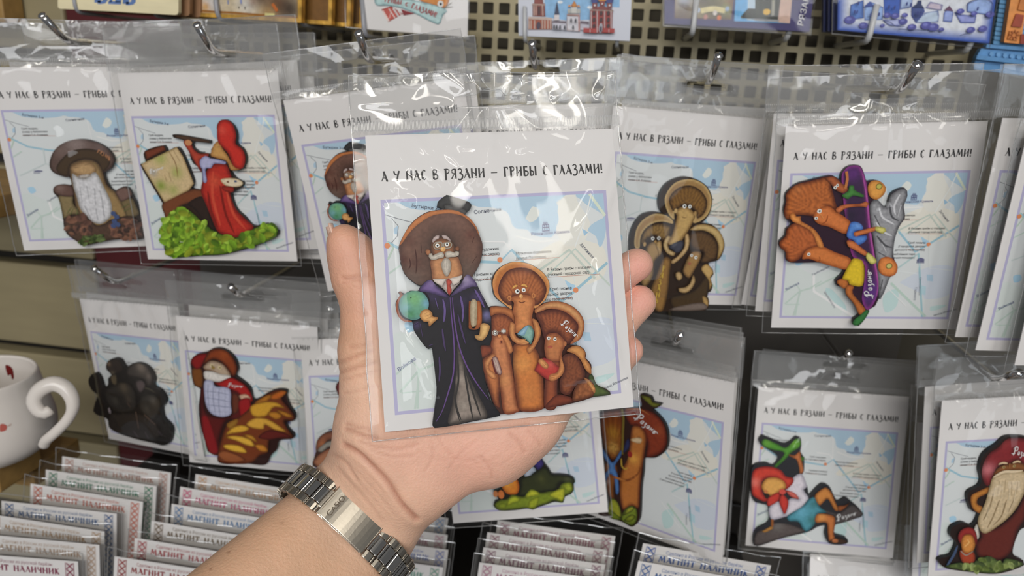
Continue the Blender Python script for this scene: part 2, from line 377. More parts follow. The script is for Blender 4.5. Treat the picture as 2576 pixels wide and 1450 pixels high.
# ---------------------------------------------------------------- the souvenir packs: card with a map, magnet, clear bag
CW, CH = 0.100, 0.1145
def px_uv(fr, crop, s, w=0.0):
    x0, y0, k = crop; return np.array([fr.uv(x0 + a / k, y0 + b / k, w) for a, b in nums(s)])
HELD = pose(CW, CH, [(916,341),(1543,327),(1595,1022),(968,1087)])
F6 = pose(CW, CH, [(1971,316),(2489,302),(2398,834),(1950,823)])
F13 = pose(CW, CH, [(1904,973),(2291,997),(2240,1408),(1882,1372)])
F1 = pose(CW, CH, [(-42,168),(401,168),(467,615),(62,632)])
KH, K6, K13, K1 = (940, 470, 4.025), (1960, 420, 3.452), (1880, 1080, 4.531), (0, 300, 3.578)
def flat(mb, V2, Fc, col, w):
    w = w + len(mb.V) * 2e-9; V2 = np.asarray(V2); mb.add(np.c_[V2[:,0], -V2[:,1], np.full(len(V2), w)], up_faces(np.c_[V2[:,0], -V2[:,1]], Fc), col)
def print_map():
    mb = MB(); E5 = 0.00003
    f0, f1 = HELD.uv(957, 503), HELD.uv(1563, 990)       # frame box in card metres
    L, T, R, B = f0[0], f0[1], f1[0], f1[1]
    def rect(a, b, c, d, col, k): flat(mb, [(a,b),(c,b),(c,d),(a,d)], [(0,1,2,3)], alb(col), E5 * k)
    rect(L, T, R, B, 'a9a5c4', 1); g = 0.0013; rect(L+g, T+g, R-g, B-g, 'c9cdce', 2)
    box = (L+g, T+g, R-g, B-g)
    def clipb(p): return np.c_[np.clip(p[:,0], box[0], box[2]), np.clip(p[:,1], box[1], box[3])]
    cnt = [0]
    def zk(k): cnt[0] += 1; return E5 * 2 + cnt[0] * .0000035
    def poly(fr, K, s, col, k, smooth=True):
        p = clipb(px_uv(fr, K, s)); p = cr(p, .0012) if smooth else p; p = clipb(p); v, t, n = fill([p], 0); flat(mb, v, t, alb(col), zk(k))
    def line(fr, K, s, w, col, k=4):
        p = clipb(px_uv(fr, K, s)); v, f = ribbon(p, w); flat(mb, v, f, alb(col), zk(k))
    # warmer land on the right, pale blocks
    poly(HELD, KH, '1480 900 1700 640 1980 520 2200 560 2340 640 2330 900 2050 1010 1850 900', 'd3d0c6', 3)
    poly(HELD, KH, '1850 160 1950 90 2030 85 2080 180 2160 300 2190 400 2120 560 1960 600 1880 520 1850 440 1880 330', 'd2d1ca', 3)
    poly(F6, K6, '1050 1010 1050 1000 1300 870 1560 880 1540 1100 1280 1150 1230 1100', 'c0c7d2', 3)
    poly(F6, K6, '60 870 300 930 480 880 560 900 520 1300 60 1300', 'c5ccca', 3)
    # water
    poly(HELD, KH, '95 150 1000 112 1850 78 1940 85 1900 125 1850 160 1868 200 1860 260 1875 330 1850 400 1840 470 1800 512 1700 508 1610 488 1560 440 1500 430 1440 425 1400 385 1375 300 1330 245 1200 212 1060 206 1000 188 900 215 760 232 600 240 430 232 330 205 235 160', 'a2bbcd', 4)
    poly(HELD, KH, '1545 305 1612 198 1682 250 1650 330 1582 362 1535 325', 'd0d3ce', 6)
    poly(HELD, KH, '2045 78 2345 62 2362 270 2358 430 2325 560 2285 612 2252 505 2205 470 2165 445 2205 385 2285 335 2332 300 2240 230 2150 180 2100 130', 'a2bbcd', 4)
    poly(HELD, KH, '2110 425 2172 462 2132 500', '93b4cc', 5, False)
    poly(HELD, KH, '205 425 246 392 252 482 204 482', 'a2bbcd', 5, False)
    poly(HELD, KH, '1935 945 2000 985 2050 1000 2030 1050 1985 1045', '9fbfd4', 5)
    poly(F6, K6, '1280 935 1335 940 1335 995 1285 990', 'a2bbcd', 5, False); poly(F6, K6, '1235 1030 1275 1040 1270 1115 1235 1105', 'aac5cf', 5, False)
    poly(F6, K6, '900 1140 960 1075 1030 1070 1030 1180 990 1240 920 1260', 'b3cac9', 4); poly(F6, K6, '1310 1215 1450 1200 1380 1240 1310 1250', 'b3cac9', 4)
    poly(F6, K6, '400 1080 450 1060 580 1210 560 1260', 'b0c8c8', 4); poly(F1, K1, '250 620 300 610 325 650 280 670', '9fc1d6', 4)
    # roads
    for fr, K, s, w, c in [
        (HELD, KH, '118 560 400 700 700 745 1270 768 1395 640 1640 890 1905 1165 2045 1048 2366 770', .0011, '8fb3c2'),
        (F6, K6, '1210 750 1240 1310', .0010, '93b7c0'), (F6, K6, '970 1010 1270 1300', .0013, 'aec2b8'), (F6, K6, '1030 880 1200 760', .0009, 'a9bfc0'),
        (F6, K6, '1100 585 1350 410 1560 660', .0008, 'b7c2ba'), (F6, K6, '1535 45 1650 200', .0012, 'c9d2c0'), (F6, K6, '1550 40 1480 190 1350 400', .0005, 'd6d8d6'),
        (F6, K6, '50 1190 180 1080 320 1040 560 920', .0009, 'b2c2ba'), (F6, K6, '180 1080 140 1290', .0008, 'b2c2ba'), (F6, K6, '300 940 300 1080 640 1340', .0014, 'd9dcdc'),
        (F6, K6, '60 1195 180 1195', .0005, 'b2c2ba'), (HELD, KH, '1590 905 1980 640 2240 930', .0010, 'b5bfb6'), (HELD, KH, '1440 500 1660 560 1880 540', .0006, 'dcdcd6'),
        (HELD, KH, '1100 555 1320 560 1390 640', .0006, 'd9dcda'), (HELD, KH, '1330 250 1380 640', .0004, 'd9dcda'), (HELD, KH, '95 285 300 340 460 380', .0003, '7f8288'),
        (HELD, KH, '180 320 250 400 240 500 180 570', .0003, '7f8288'), (HELD, KH, '120 740 200 620 130 560', .0008, 'aebfb2'), (HELD, KH, '150 880 300 780', .0007, 'b2c2ba'),
        (F1, K1, '180 510 410 400 390 270', .0008, 'b9c2c2'), (F1, K1, '410 400 480 420', .0007, 'b9c2c2'), (F1, K1, '240 890 320 820 370 870 430 860 520 790', .0007, 'b4c3bb'), (F1, K1, '375 870 375 1075', .0007, 'b4c3bb'),
        (F6, K6, '1030 905 1200 930 1220 800', .0004, 'd4d8dc'), (F6, K6, '1300 560 1300 880 1500 900', .0003, 'd0d4d2'), (F6, K6, '900 1010 1100 1210', .0004, 'd9dcda')]:
        line(fr, K, s, w, c, 5)
    # orange pins, metro mark, red underlines
    for fr, K, x, y, r in [(HELD, KH, 1278, 742, .0011), (HELD, KH, 2045, 1047, .0011), (F13, K13, 165, 215, .0011)]:
        c = px_uv(fr, K, f'{x} {y}')[0]; p = [c + r * np.array([math.cos(a), math.sin(a)]) for a in np.linspace(0, 2*math.pi, 14, False)]; flat(mb, p, [tuple(range(14))], alb('cf8055'), zk(7))
    for s in ['1430 748 1885 716', '1760 918 2288 885', '1780 1140 2008 1125', '1000 950 1200 938', '1100 700 1265 690']: line(HELD, KH, s, .00016, 'b8806e', 7)
    line(F1, K1, '205 145 500 150', .00016, 'b8806e', 7)
    me = mesh('map_print', mb.V, mb.F, mb.C); me.materials.append(M_PRINT)
    # lettering on the map
    mb = MB()
    def lab(fr, K, s, text, size, col='33323a', ang=0.0, anchor=0):
        c = px_uv(fr, K, s)[0]; V, Fc, w = font_text(text); V = V * size; V[:,0] -= w * size * anchor
        a = math.radians(ang); V = V @ np.array([[math.cos(a), math.sin(a)], [-math.sin(a), math.cos(a)]])
        flat(mb, np.c_[c[0] + V[:,0], c[1] - V[:,1]], Fc, alb(col), E5 * 10)
    def block(fr, K, s, lines, size, anchor=0):
        for k, t in enumerate(lines): 
            x, y = s.split(); c = px_uv(fr, K, s)[0]; V, Fc, w = font_text(t); V = V * size * [.93, 1]; V[:,0] -= w * size * .93 * anchor
            flat(mb, np.c_[c[0] + V[:,0], c[1] - V[:,1] + k * size * 1.28], Fc, alb('2c2b30'), E5 * 10)
    z = .00158
    block(HELD, KH, '1437 690', ['Мужичок-боровичок', '(улица Почтовая)'], z); block(HELD, KH, '1755 855', ['В Рязани грибы с глазами', '(Нижний городской сад)'], z)
    block(HELD, KH, '2005 1038', ['Гриб пионер', '(Городской дворец', 'детского творчества)'], z, 1); block(HELD, KH, '1268 640', ['Гриб художник', '(сквер Торговых рядов)'], z, 1)
    block(HELD, KH, '1330 886', ['Грибная команда', '(Лыбедский бульвар)'], z, 1); block(F6, K6, '1178 765', ['Влюблённая пара', '(Театральная площадь)'], z, 1)
    block(F1, K1, '195 92', ['Гриб мудрец', '(сквер у библиотеки', 'имени С.А. Есенина)'], z)
    pc = '4a4a78'
    lab(HELD, KH, '1015 278', 'Солнечная', .0021, '4c5060', 4); lab(HELD, KH, '380 208', 'Бутырки 3-и', .0021, '4c5060', -10); lab(HELD, KH, '1592 497', 'Рязанский Кремль', .0018, pc, 1)
    lab(HELD, KH, '2080 585', 'Затинная', .0018, '4c5060', -50); lab(F6, K6, '1340 1296', 'проезд Яблочкова', .00135, '4c5060', 19); lab(F6, K6, '290 945', 'Грибоедова', .0017, '6a6e7c', 30)
    lab(F6, K6, '60 1075', 'Войкова', .0020, '4c5080', 30); lab(F6, K6, '385 1085', 'Циолковского', .0017, '6a6e7c', -56); lab(F6, K6, '1178 1045', 'Горького', .0017, '6a6e7c', -88); lab(F6, K6, '1218 960', 'Циолковского', .0015, '6a6e7c', -86)
    lab(F1, K1, '305 490', 'вокзал', .0012, pc, 0)
    def icon(fr, K, x0, y0, x1, y1, cols, roof):
        a = px_uv(fr, K, f'{x0} {y1}')[0]; b = px_uv(fr, K, f'{x1} {y0}')[0]; w, h = b[0]-a[0], a[1]-b[1]
        R = lambda x, y, X, Y: flat(mb, [(a[0]+x*w, a[1]-y*h), (a[0]+X*w, a[1]-y*h), (a[0]+X*w, a[1]-Y*h), (a[0]+x*w, a[1]-Y*h)], [(0,1,2,3)], alb(pc), E5*10)
        R(0, 0, 1, .09)
        for k in range(cols): x = .1 + .8 * k / (cols - 1); R(x - .05, .14, x + .05, .62)
        R(.08, .36, .92, .44); R(.06, .62, .94, .7)
        if roof:
            for x in (.3, .5, .7): R(x - .03, .72, x + .03, .98); R(x - .08, .78, x + .08, .86)
        else: flat(mb, [(a[0]+.02*w, a[1]-.74*h), (a[0]+.98*w, a[1]-.74*h), (a[0]+.5*w, a[1]-h)], [(0,1,2)], alb(pc), E5*10)
    icon(HELD, KH, 1705, 350, 1775, 455, 4, True); icon(F6, K6, 1190, 788, 1265, 835, 6, False); icon(F1, K1, 305, 458, 385, 475, 6, False)
    ml = mesh('map_lettering', mb.V, mb.F, mb.C); ml.materials.append(M_PRINT)
    # headline
    mb = MB(); V, Fc, w = lettering('А У НАС В РЯЗАНИ — ГРИБЫ С ГЛАЗАМИ!', 1.22, .14)
    a, b = HELD.uv(960, 457), HELD.uv(1516, 436); s = (b[0] - a[0]) / w
    flat(mb, np.c_[a[0] + V[:,0] * s, a[1] - V[:,1] * .0039], Fc, alb('2b292a'), E5 * 2)
    mt = mesh('headline_print', mb.V, mb.F, mb.C); mt.materials.append(M_PRINT)
    return me, ml, mt
ME_MAP, ME_LET, ME_HEAD = print_map()
mb = MB(); mb.box((0, -CH, -0.0005), (CW, 0, 0.0)); ME_CARD = mesh('card', mb.V, mb.F); ME_CARD.materials.append(M_CARD)
def wrinkle(u, v, seed, f=38.0):
    q = Vector((u * f + seed * 7.3, v * f * .8 - seed * 3.1, seed * 1.7))
    a = noise.noise(q); b = noise.noise(q * 2.1 + Vector((5, 9, 2)))
    return (1 - abs(a) * 2.2) ** 3 * .55 + b * .35 if abs(a) < .45 else b * .35
def bag(root, seed, slot, sp, hdr, body_lift, uL=-.005, uR=.1025, vB=.1175, ampl=1.0, creases=(), body_w=.55):
    vT = -hdr; W_ = uR - uL; H_ = vB - vT
    rim = []
    for a, b in [((uL, vT), (uR, vT)), ((uR, vT), (uR, vB)), ((uR, vB), (uL, vB)), ((uL, vB), (uL, vT))]:
        k = int(np.linalg.norm(np.subtract(b, a)) / sp) + 1; rim += [np.add(a, np.subtract(b, a) * (i / k)) for i in range(k)]
    rim = np.array(rim); rim[:,0] += [.0006 * noise.noise(Vector((p[1] * 60, seed, p[0] * 9))) for p in rim]
    sx, sy, swd, sh = slot
    sl = np.array([(sx-swd/2, sy+sh*.1), (sx-swd/2+.001, sy-sh/2), (sx-swd*.2, sy-sh/2), (sx-swd*.13, sy-sh*.95), (sx+swd*.13, sy-sh*.95), (sx+swd*.2, sy-sh/2), (sx+swd/2-.001, sy-sh/2), (sx+swd/2, sy+sh*.1), (sx+swd/2-.001, sy+sh/2), (sx-swd/2+.001, sy+sh/2)])
    v, t, n = fill([rim, sl], sp, .2, seed)
    mb = MB(); amp = ampl
    if not creases:
        rs = np.random.RandomState(seed); creases = []
        for k in range(11):
            x0 = uL + .006 + rs.rand() * (W_ - .012); y0 = vT + .003 + rs.rand() * (.045 if k < 8 else .10); an = rs.rand() * 6.28; L = .010 + rs.rand() * .022; creases.append((x0, y0, x0 + L * math.cos(an), y0 + L * math.sin(an), (.0007 + .0008 * rs.rand()) * (1 if rs.rand() > .4 else -1), .0016 + .0016 * rs.rand()))
    def height(u, w):
        e = min(u - uL, uR - u, vB - w); fl = max(0.0, min(1.0, e / .016)); fl = fl * fl * (3 - 2 * fl)
        if w > 0: up = min(1.0, w / (.02 if body_w < .2 else .06)); base = body_lift * fl * ((.3 + .7 * up * up * (3 - 2 * up)) if body_w < .2 else (.5 + .5 * up)) + .0008
        else: base = .0008
        # folds running down from the hanging slot and across the corners
        du, dv = u - sx, w - sy; ang = math.atan2(du, abs(dv) + .004); r = math.hypot(du, dv)
        fan = math.sin(ang * 9 + seed) * math.exp(-(r / .035) ** 2) * .0011
        hw = 1.0 if w < 0 else max(body_w, .9 - w * 30) + .45 * (1 - fl)
        z = base + amp * (wrinkle(u, w, seed) * .00115 * hw + fan) 
        for (x0, y0, x1, y1, d, s) in creases:
            ax, ay = x1 - x0, y1 - y0; q = ax*ax + ay*ay; tt = ((u-x0)*ax + (w-y0)*ay) / q
            if 0 < tt < 1: dd = abs((u-x0)*ay - (w-y0)*ax) / math.sqrt(q); z += d * math.sin(tt * math.pi) * math.exp(-(dd / s) ** 2)
        return z
    V = [(a, -b, max(height(a, b), -.0002)) for a, b in v]
    mb.add(V, up_faces([(p[0], p[1]) for p in V], t), (1, 1, 1))
    v2, t2, _ = fill([rim[::2], sl], sp * 2.2, .2, seed + 3)
    V2 = [(a, -b, -.0012 - (.0006 + .0009 * amp * abs(wrinkle(a, b, seed + 20, 26)) if b < 0 else .0004)) for a, b in v2]
    mb.add(V2, [tuple(f)[::-1] for f in up_faces([(p[0], p[1]) for p in V2], t2)], (1, 1, 1))
    o = mb.build('bag', M_FILM, root, True); o.data.materials.append(M_HEADFILM)
    for pl in o.data.polygons:
        if pl.center[1] > .001: pl.material_index = 1
    # ribbed closing strip
    me = MB(); vs = -.0030; k = 400; V = []
    for i in range(k + 1):
        u = uL + W_ * i / k; r = .00022 * (1 if (i % 4) < 2 else -1)
        for j, dv in enumerate((-.0021, -.0014, .0014, .0021)): V.append((u, -(vs + dv), .0021 + (r if j in (1, 2) else 0)))
    Fc = [(4*i+j, 4*i+j+1, 4*i+j+5, 4*i+j+4) for i in range(k) for j in range(3)]
    me.add(V, Fc, (1, 1, 1)); me.build('closing_strip', M_SEAL, o)
    # welded rims
    me = MB()
    for loop, wd in ((rim, .0005), (sl, .0003)):
        pts = [(p[0], -p[1], max(height(p[0], p[1]), 0) * (.5 if loop is rim else 1)) for p in loop]; pts.append(pts[0])
        me.tube(pts, wd * .5, 5, (1, 1, 1), False)
    me.build('welded_rim', M_EDGE, o, True)
    return o
PACKS = []
def pack(fr, label, seed, slot_px=None, slot_uv=None, sp=.0034, hdr=.025, lift=.0056, ampl=1.0, creases=(), group='hanging mushroom souvenir packs', body_w=.5):
    root = empty('souvenir_pack', fr.M()); tag(root, label, 'souvenir pack', group)
    c = link('card', ME_CARD, root)
    link('headline_print', ME_HEAD, c); link('map_print', ME_MAP, c); link('map_lettering', ME_LET, c)
    if slot_px is not None: su, sv = fr.uv(*slot_px); sv += .001; su = min(max(su, .018), .082); sv = min(max(sv, -hdr + .006), -.0085)
    elif slot_uv: su, sv = slot_uv
    else: su, sv = CW / 2, -.013
    bag(root, seed, (su, sv, .030, .0042), sp, hdr, lift, ampl=ampl, creases=creases, body_w=body_w)
    root.matrix_world = fr.M(); PACKS.append((root, fr))
    return root
def hook(bend, tip, z, label, near=.017):
    "chrome display hook: straight prong out of the panel with an upturned end"
    b = P(bend[0], bend[1], z); t = P(tip[0], tip[1], z - near); base = np.array([b[0], 0.012, b[2]])
    root = empty('display_hook', Matrix.Translation(base)); tag(root, label, 'hook', 'chrome display hooks')
    d1 = (b - base) / np.linalg.norm(b - base); d2 = (t - b) / np.linalg.norm(t - b); c = .006
    path = [base, base * .5 + b * .5, b - d1 * c] + [(b - d1*c) * (1-s)**2 + 2*s*(1-s) * b + s*s * (b + d2*c) for s in (.25, .5, .75)] + [b + d2 * c, t]
    mb = MB(); mb.tube([p - base for p in path], .0021, 14); o = mb.build('prong', M_CHROME, root, True)
    mb = MB(); q = t - base; mb.tube([q - d2 * .0012, q, q + d2 * .0006, q + d2 * .0011], [.0021, .0025, .0021, .0010], 14); mb.build('end_cap', M_CHROME, root, True)
    return root

SHARE = {}
def back_pack(fr, label, variant, group='hanging mushroom souvenir packs'):
    "a further pack on the same hook: shares its bag meshes with others of its kind"
    if variant not in SHARE:
        r = pack(fr, label, 40 + variant, slot_uv=(.05, -.0125), sp=.0042, group=group); SHARE[variant] = [c for c in r.children if c.name.startswith('bag')][0]; return r
    root = empty('souvenir_pack', fr.M()); tag(root, label, 'souvenir pack', group)
    c = link('card', ME_CARD, root); link('headline_print', ME_HEAD, c); link('map_print', ME_MAP, c); link('map_lettering', ME_LET, c)
    b = SHARE[variant].copy(); COL.objects.link(b); b.parent = root
    for ch in SHARE[variant].children: d = ch.copy(); COL.objects.link(d); d.parent = b
    return root
FR = dict(
 p1=F1, p2=pose(CW, CH, [(296,182),(698,177),(748,657),(373,654)]), p3=pose(CW, CH, [(714,254),(1162,196),(1243,680),(818,730)]),
 p4=pose(CW, CH, [(1125,262),(1545,262),(1540,740),(1150,740)]), p5=pose(CW, CH, [(1536,268),(1940,295),(1856,778),(1502,756)]), p6=F6,
 p8=pose(CW, CH, [(197,755),(450,769),(511,1154),(277,1101)]), p9=pose(CW, CH, [(441,795),(800,822),(808,1195),(479,1163)]),
 p10=pose(CW, CH, [(751,850),(1121,843),(1128,1258),(793,1272)]), p11=pose(CW, CH, [(1085,880),(1490,850),(1527,1288),(1145,1320)]),
 p12=pose(CW, CH, [(1467,884),(1859,961),(1803,1418),(1478,1292)]), p13=F13,
 p14=pose(CW, CH, [(2294,1064),(2690,1070),(2650,1510),(2310,1490)]), p15=pose(CW, CH, [(2374,1015),(2794,977),(2740,1440),(2330,1455)]))
PK = {}
def pk(key, label, seed, slot=None, **kw): PK[key] = pack(FR[key], label, seed, slot_px=slot, **kw); return PK[key]
def crs(s, d, w):
    a = [HELD.uv(x, y) for x, y in nums(s)]; return [(*p, *r, d, w) for p, r in zip(a[:-1], a[1:])]
HC_ = []
for s_, d_, w_ in [('985 345 1012 425', .0013, .0016), ('1030 338 1075 400 1135 478', .0015, .0018), ('1010 420 1060 440 1110 480', .0010, .0015), ('1100 368 1240 382', .0011, .0016), ('1105 372 1160 430', .0012, .0018), ('1242 338 1210 420 1178 482', .0015, .0020), ('1255 340 1280 385 1340 372', .0012, .0015), ('1545 350 1500 470 1440 600', .0013, .0020), ('1560 420 1500 560', .0010, .0016), ('1500 640 1488 760', .0009, .0015), ('1486 740 1560 930 1590 1000', .0011, .0016), ('1015 830 1060 900 1088 985 1080 1020', .0010, .0014), ('960 470 1000 500 1040 520', .0012, .0016), ('940 480 975 560', .0012, .0016),
    ('1195 182 1222 222', .0013, .0014), ('1268 185 1300 200 1390 182', .0010, .0016), ('1272 205 1318 246', .0016, .0015), ('1322 262 1380 250 1440 236', .0013, .0016), ('1500 250 1530 205 1548 176', .0014, .0018), ('1165 235 1210 225', .0012, .0014), ('895 263 1020 264 1150 266', .0007, .0010), ('1000 1090 960 1070', .0010, .0014)]: HC_ += crs(s_, d_, w_)
PK['held'] = pack(HELD, 'clear bag held in the hand with a professor magnet and three reading mushrooms', 3, slot_uv=(.050, -.0125), sp=.0013, hdr=.0235, creases=HC_, ampl=.8, body_w=.12, group='mushroom souvenir packs')
pk('p1', 'pack with a white-bearded brown boletus magnet, leftmost of the upper row', 11, (165, 102))
pk('p2', 'pack with a red-robed painter and easel magnet', 12, (535, 132))
pk('p3', 'pack half hidden behind the held one, its professor magnet showing above the thumb', 13, (925, 150))
pk('p4', 'pack hanging directly behind the held bag, only its clear header showing', 14, (1345, 168))
pk('p5', 'pack with golden-brown trio of mushrooms magnet behind the fingertips', 15, (1785, 212))
pk('p6', 'pack with orange mushrooms on a purple skateboard magnet', 16, (2262, 232))
pk('p8', 'pack with a dark bronze mushroom group magnet, beside the white mug', 17, (285, 715))
pk('p9', 'pack with a red-coated, hat-wearing mushroom and yellow leaves magnet', 18, (610, 745))
pk('p10', 'pack half covered by the wrist, beside the red-coated mushroom pack', 19, (880, 790))
pk('p11', 'pack below the palm with a magnet standing on lettuce leaves', 20)
pk('p12', 'pack with a mushroom couple and blue scarf magnet, tilted to the right', 21, (1690, 870))
pk('p13', 'pack with a red-capped boy flying a green plane magnet', 22, (2125, 915))
pk('p14', 'pack mostly hidden behind the bearded red-capped mushroom pack', 23)
pk('p15', 'pack with a red-capped, long-bearded mushroom magnet at the lower right corner', 24, (2545, 950))
HOOKS = [((168,104),(105,38),'p1','leftmost of the upper row'), ((535,132),(495,62),'p2','above the red-robed painter pack'), ((925,150),(902,82),'p3','above the half-hidden professor pack'),
 ((1345,168),(1338,108),'p4','just above the held bag'), ((1785,205),(1808,140),'p5','above the golden-brown trio pack'), ((2265,228),(2308,162),'p6','above the purple skateboard pack'),
 ((287,712),(236,675),'p8','above the dark bronze group pack'), ((605,745),(580,722),'p9','above the red-coated mushroom pack'), ((1697,866),(1712,842),'p12','above the mushroom couple pack'), ((2118,906),(2136,888),'p13','above the green plane pack'), ((2510,955),(2565,938),'p15','above the long-bearded mushroom pack')]
for b_, t_, k_, l_ in HOOKS:
    fr = FR[k_]; hook(b_, t_, fr.depth(*b_, w=.004) - .003, 'chrome display hook with upturned end, ' + l_)
# further packs on the hooks, showing as edges behind the front ones
FR7 = [pose(CW, CH, [(2522,300),(3040,300),(2870,860),(2405,845)])]; FR7 += [FR7[0].shifted(.006, .003, .011, .6), FR7[0].shifted(.017, .006, .023, -.4)]
for k, (fr, l) in enumerate(zip(FR7, ('rearmost', 'middle', 'frontmost'))): back_pack(fr, f'{l} of the three packs cut off by the right edge, beside the purple skateboard pack', k)
back_pack(pose(CW, CH, [(1957,298),(2430,330),(2300,815),(1857,765)]), 'pack sticking out between the golden-brown trio pack and the purple skateboard pack', 0)
BK = [('p1', [(.010,-.003,-.010,1.5), (.022,.000,-.022,-2)], 'white-bearded boletus pack'), ('p2', [(.008,-.003,-.010,-1.5), (.013,.002,-.021,1.0)], 'red-robed painter pack'), ('p3', [(.006,.003,-.010,1.0)], 'half-hidden professor pack'),
      ('p5', [(.010,-.004,-.012,-2.0), (.016,-.006,-.024,1.5)], 'golden-brown trio pack'), ('p6', [(-.004,-.006,-.012,1.5)], 'purple skateboard pack'), ('p8', [(-.006,-.002,-.010,2)], 'dark bronze group pack'), ('p9', [(.004,-.005,-.010,1.5), (.008,.000,-.021,-2)], 'red-coated mushroom pack'),
      ('p10', [(-.003,-.006,-.010,1.5)], 'pack half covered by the wrist'), ('p12', [(-.0025,.000,-.0105,.3), (-.0075,.001,-.021,-.2), (-.0125,.000,-.0315,.3)], 'mushroom couple pack'), ('p13', [(.006,.004,-.010,1.5), (.010,.002,-.020,2.5)], 'green plane pack'), ('p15', [(-.004,-.005,-.010,-1.5)], 'long-bearded mushroom pack')]
ORD = ('directly', 'second', 'third')
v_ = 0
for k_, offs, l_ in BK:
    for n_, (u, v, w, tw) in enumerate(offs): back_pack(FR[k_].shifted(u, v, w, tw), f'{ORD[n_]} behind the {l_} on the same hook, only edges showing' if n_ else f'pack directly behind the {l_} on the same hook', v_ % 3); v_ += 1
# ---------------------------------------------------------------- the printed wooden magnets
class Fig:
    def __init__(s, key, crop, sp=.0011, label=None, front='2a1c14', side='14110f', fr=None):
        s.fr = fr or (HELD if key == 'held' else FR[key]); s.root = PK[key]; s.crop = crop; s.sp = sp; s.layer = 0; s.parts = {}; s.label = label; s.front = front; s.side = side; s.base_mb = MB()
    def m(s, r, x, y): return r / s.crop[2] * s.fr.depth(s.crop[0] + x / s.crop[2], s.crop[1] + y / s.crop[2]) / F
    def w(s): s.layer += 1; return .0033 + s.layer * .00004
    def get(s, part): return s.parts.setdefault(part, MB())
    def base(s, outline, th=.0031):
        p = cr(px_uv(s.fr, s.crop, outline, th), s.sp * 1.5); v, t, n = fill([p], 0)
        flat(s.base_mb, v, t, alb(s.front), th); k = len(p)
        V = np.r_[np.c_[p[:,0], -p[:,1], np.full(k, .0003)], np.c_[p[:,0], -p[:,1], np.full(k, th)]]; ar = sum(p[i,0]*-p[(i+1)%k,1] + p[(i+1)%k,0]*p[i,1] for i in range(k))
        Fc = [(i, (i+1) % k, k + (i+1) % k, k + i) for i in range(k)]; Fc = Fc if ar > 0 else [f[::-1] for f in Fc]
        s.base_mb.add(V, Fc, alb(s.side))
    def p(s, part, outline, mid, edge=None, fall=2.2, sm=True, splats=(), rays=None, nz=.10):
        w = s.w(); q = px_uv(s.fr, s.crop, outline, w); q = cr(q, s.sp) if sm else q
        plain = edge is None and not splats and not rays
        v, t, n = fill([q], 0 if plain else s.sp, .3, s.layer); c = np.tile(alb(mid), (len(v), 1))
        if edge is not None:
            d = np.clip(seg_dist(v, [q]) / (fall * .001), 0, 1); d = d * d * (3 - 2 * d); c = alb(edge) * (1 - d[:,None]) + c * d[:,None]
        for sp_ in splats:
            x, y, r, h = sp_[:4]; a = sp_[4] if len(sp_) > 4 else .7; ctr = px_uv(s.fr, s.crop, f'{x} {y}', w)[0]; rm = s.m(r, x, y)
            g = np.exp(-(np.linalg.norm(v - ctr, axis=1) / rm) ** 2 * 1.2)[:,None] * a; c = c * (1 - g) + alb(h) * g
        if rays:
            x, y, k, h, a = rays; ctr = px_uv(s.fr, s.crop, f'{x} {y}', w)[0]; dv = v - ctr; an = np.arctan2(dv[:,1], dv[:,0])
            g = ((np.sin(an * k) * .5 + .5) ** 1.5 * a)[:,None]; c = c * (1 - g) + alb(h) * g
        if nz and not plain: c = c * (1 + nz * np.array([[noise.noise(Vector((a * 700, b * 700, s.layer)))] for a, b in v]))
        flat(s.get(part), v, t, np.clip(c, 0, .95), w)
    def s(s, part, pts, width, col, taper=(.4, .3), closed=False):
        w = s.w(); a = nums(pts); 
        if closed: a = np.r_[a, a[:1]]
        q = np.array([s.fr.uv(s.crop[0] + x / s.crop[2], s.crop[1] + y / s.crop[2], w) for x, y in a])
        v, f = ribbon(q, s.m(width, *a[0]), (1, 1) if closed else taper, s.sp * .8 if len(a) > 2 else None); flat(s.get(part), v, f, alb(col), w)
    def ss(s, part, width, col, *lines):
        for l in lines: s.s(part, l, width, col)
    def dot(s, part, x, y, rx, ry, col):
        w = s.w(); c = px_uv(s.fr, s.crop, f'{x} {y}', w)[0]; a, b = s.m(rx, x, y), s.m(ry, x, y)
        flat(s.get(part), [(c[0] + a * math.cos(t), c[1] + b * math.sin(t)) for t in np.linspace(0, 2*math.pi, 16, False)], [tuple(range(16))], alb(col), w)
    def eye(s, x, y, r, iris='24303a', white='dcd9d4'): s.dot('eyes', x, y, r, r, white); s.dot('eyes', x + r * .1, y, r * .45, r * .45, iris); s.dot('eyes', x + r * .1, y, r * .18, r * .18, '101010')
    def leaves(s, part, outline, n, r, cols, seed=1):
        w = s.w(); rs = np.random.RandomState(seed); a = cr(nums(outline), 12); lo, hi = a.min(0), a.max(0); k = 0
        while k < n:
            x, y = lo + rs.rand(2) * (hi - lo)
            if not inside(np.array([[x, y]]), [a])[0]: continue
            k += 1; w += .000004; an = rs.rand() * 6.28; q = r * (.6 + .7 * rs.rand()); pts = []
            for t in np.linspace(0, 2*math.pi, 9, False):
                ex, ey = q * math.cos(t), q * .6 * math.sin(t); pts.append(s.fr.uv(s.crop[0] + (x + ex * math.cos(an) - ey * math.sin(an)) / s.crop[2], s.crop[1] + (y + ex * math.sin(an) + ey * math.cos(an)) / s.crop[2], w))
            c = alb(cols[rs.randint(len(cols))]); cc = np.array([c * (.6 if t > 4 else 1.15) for t in range(9)]); flat(s.get(part), pts, [tuple(range(9))], np.clip(cc, 0, .9), w)
        s.layer += 2
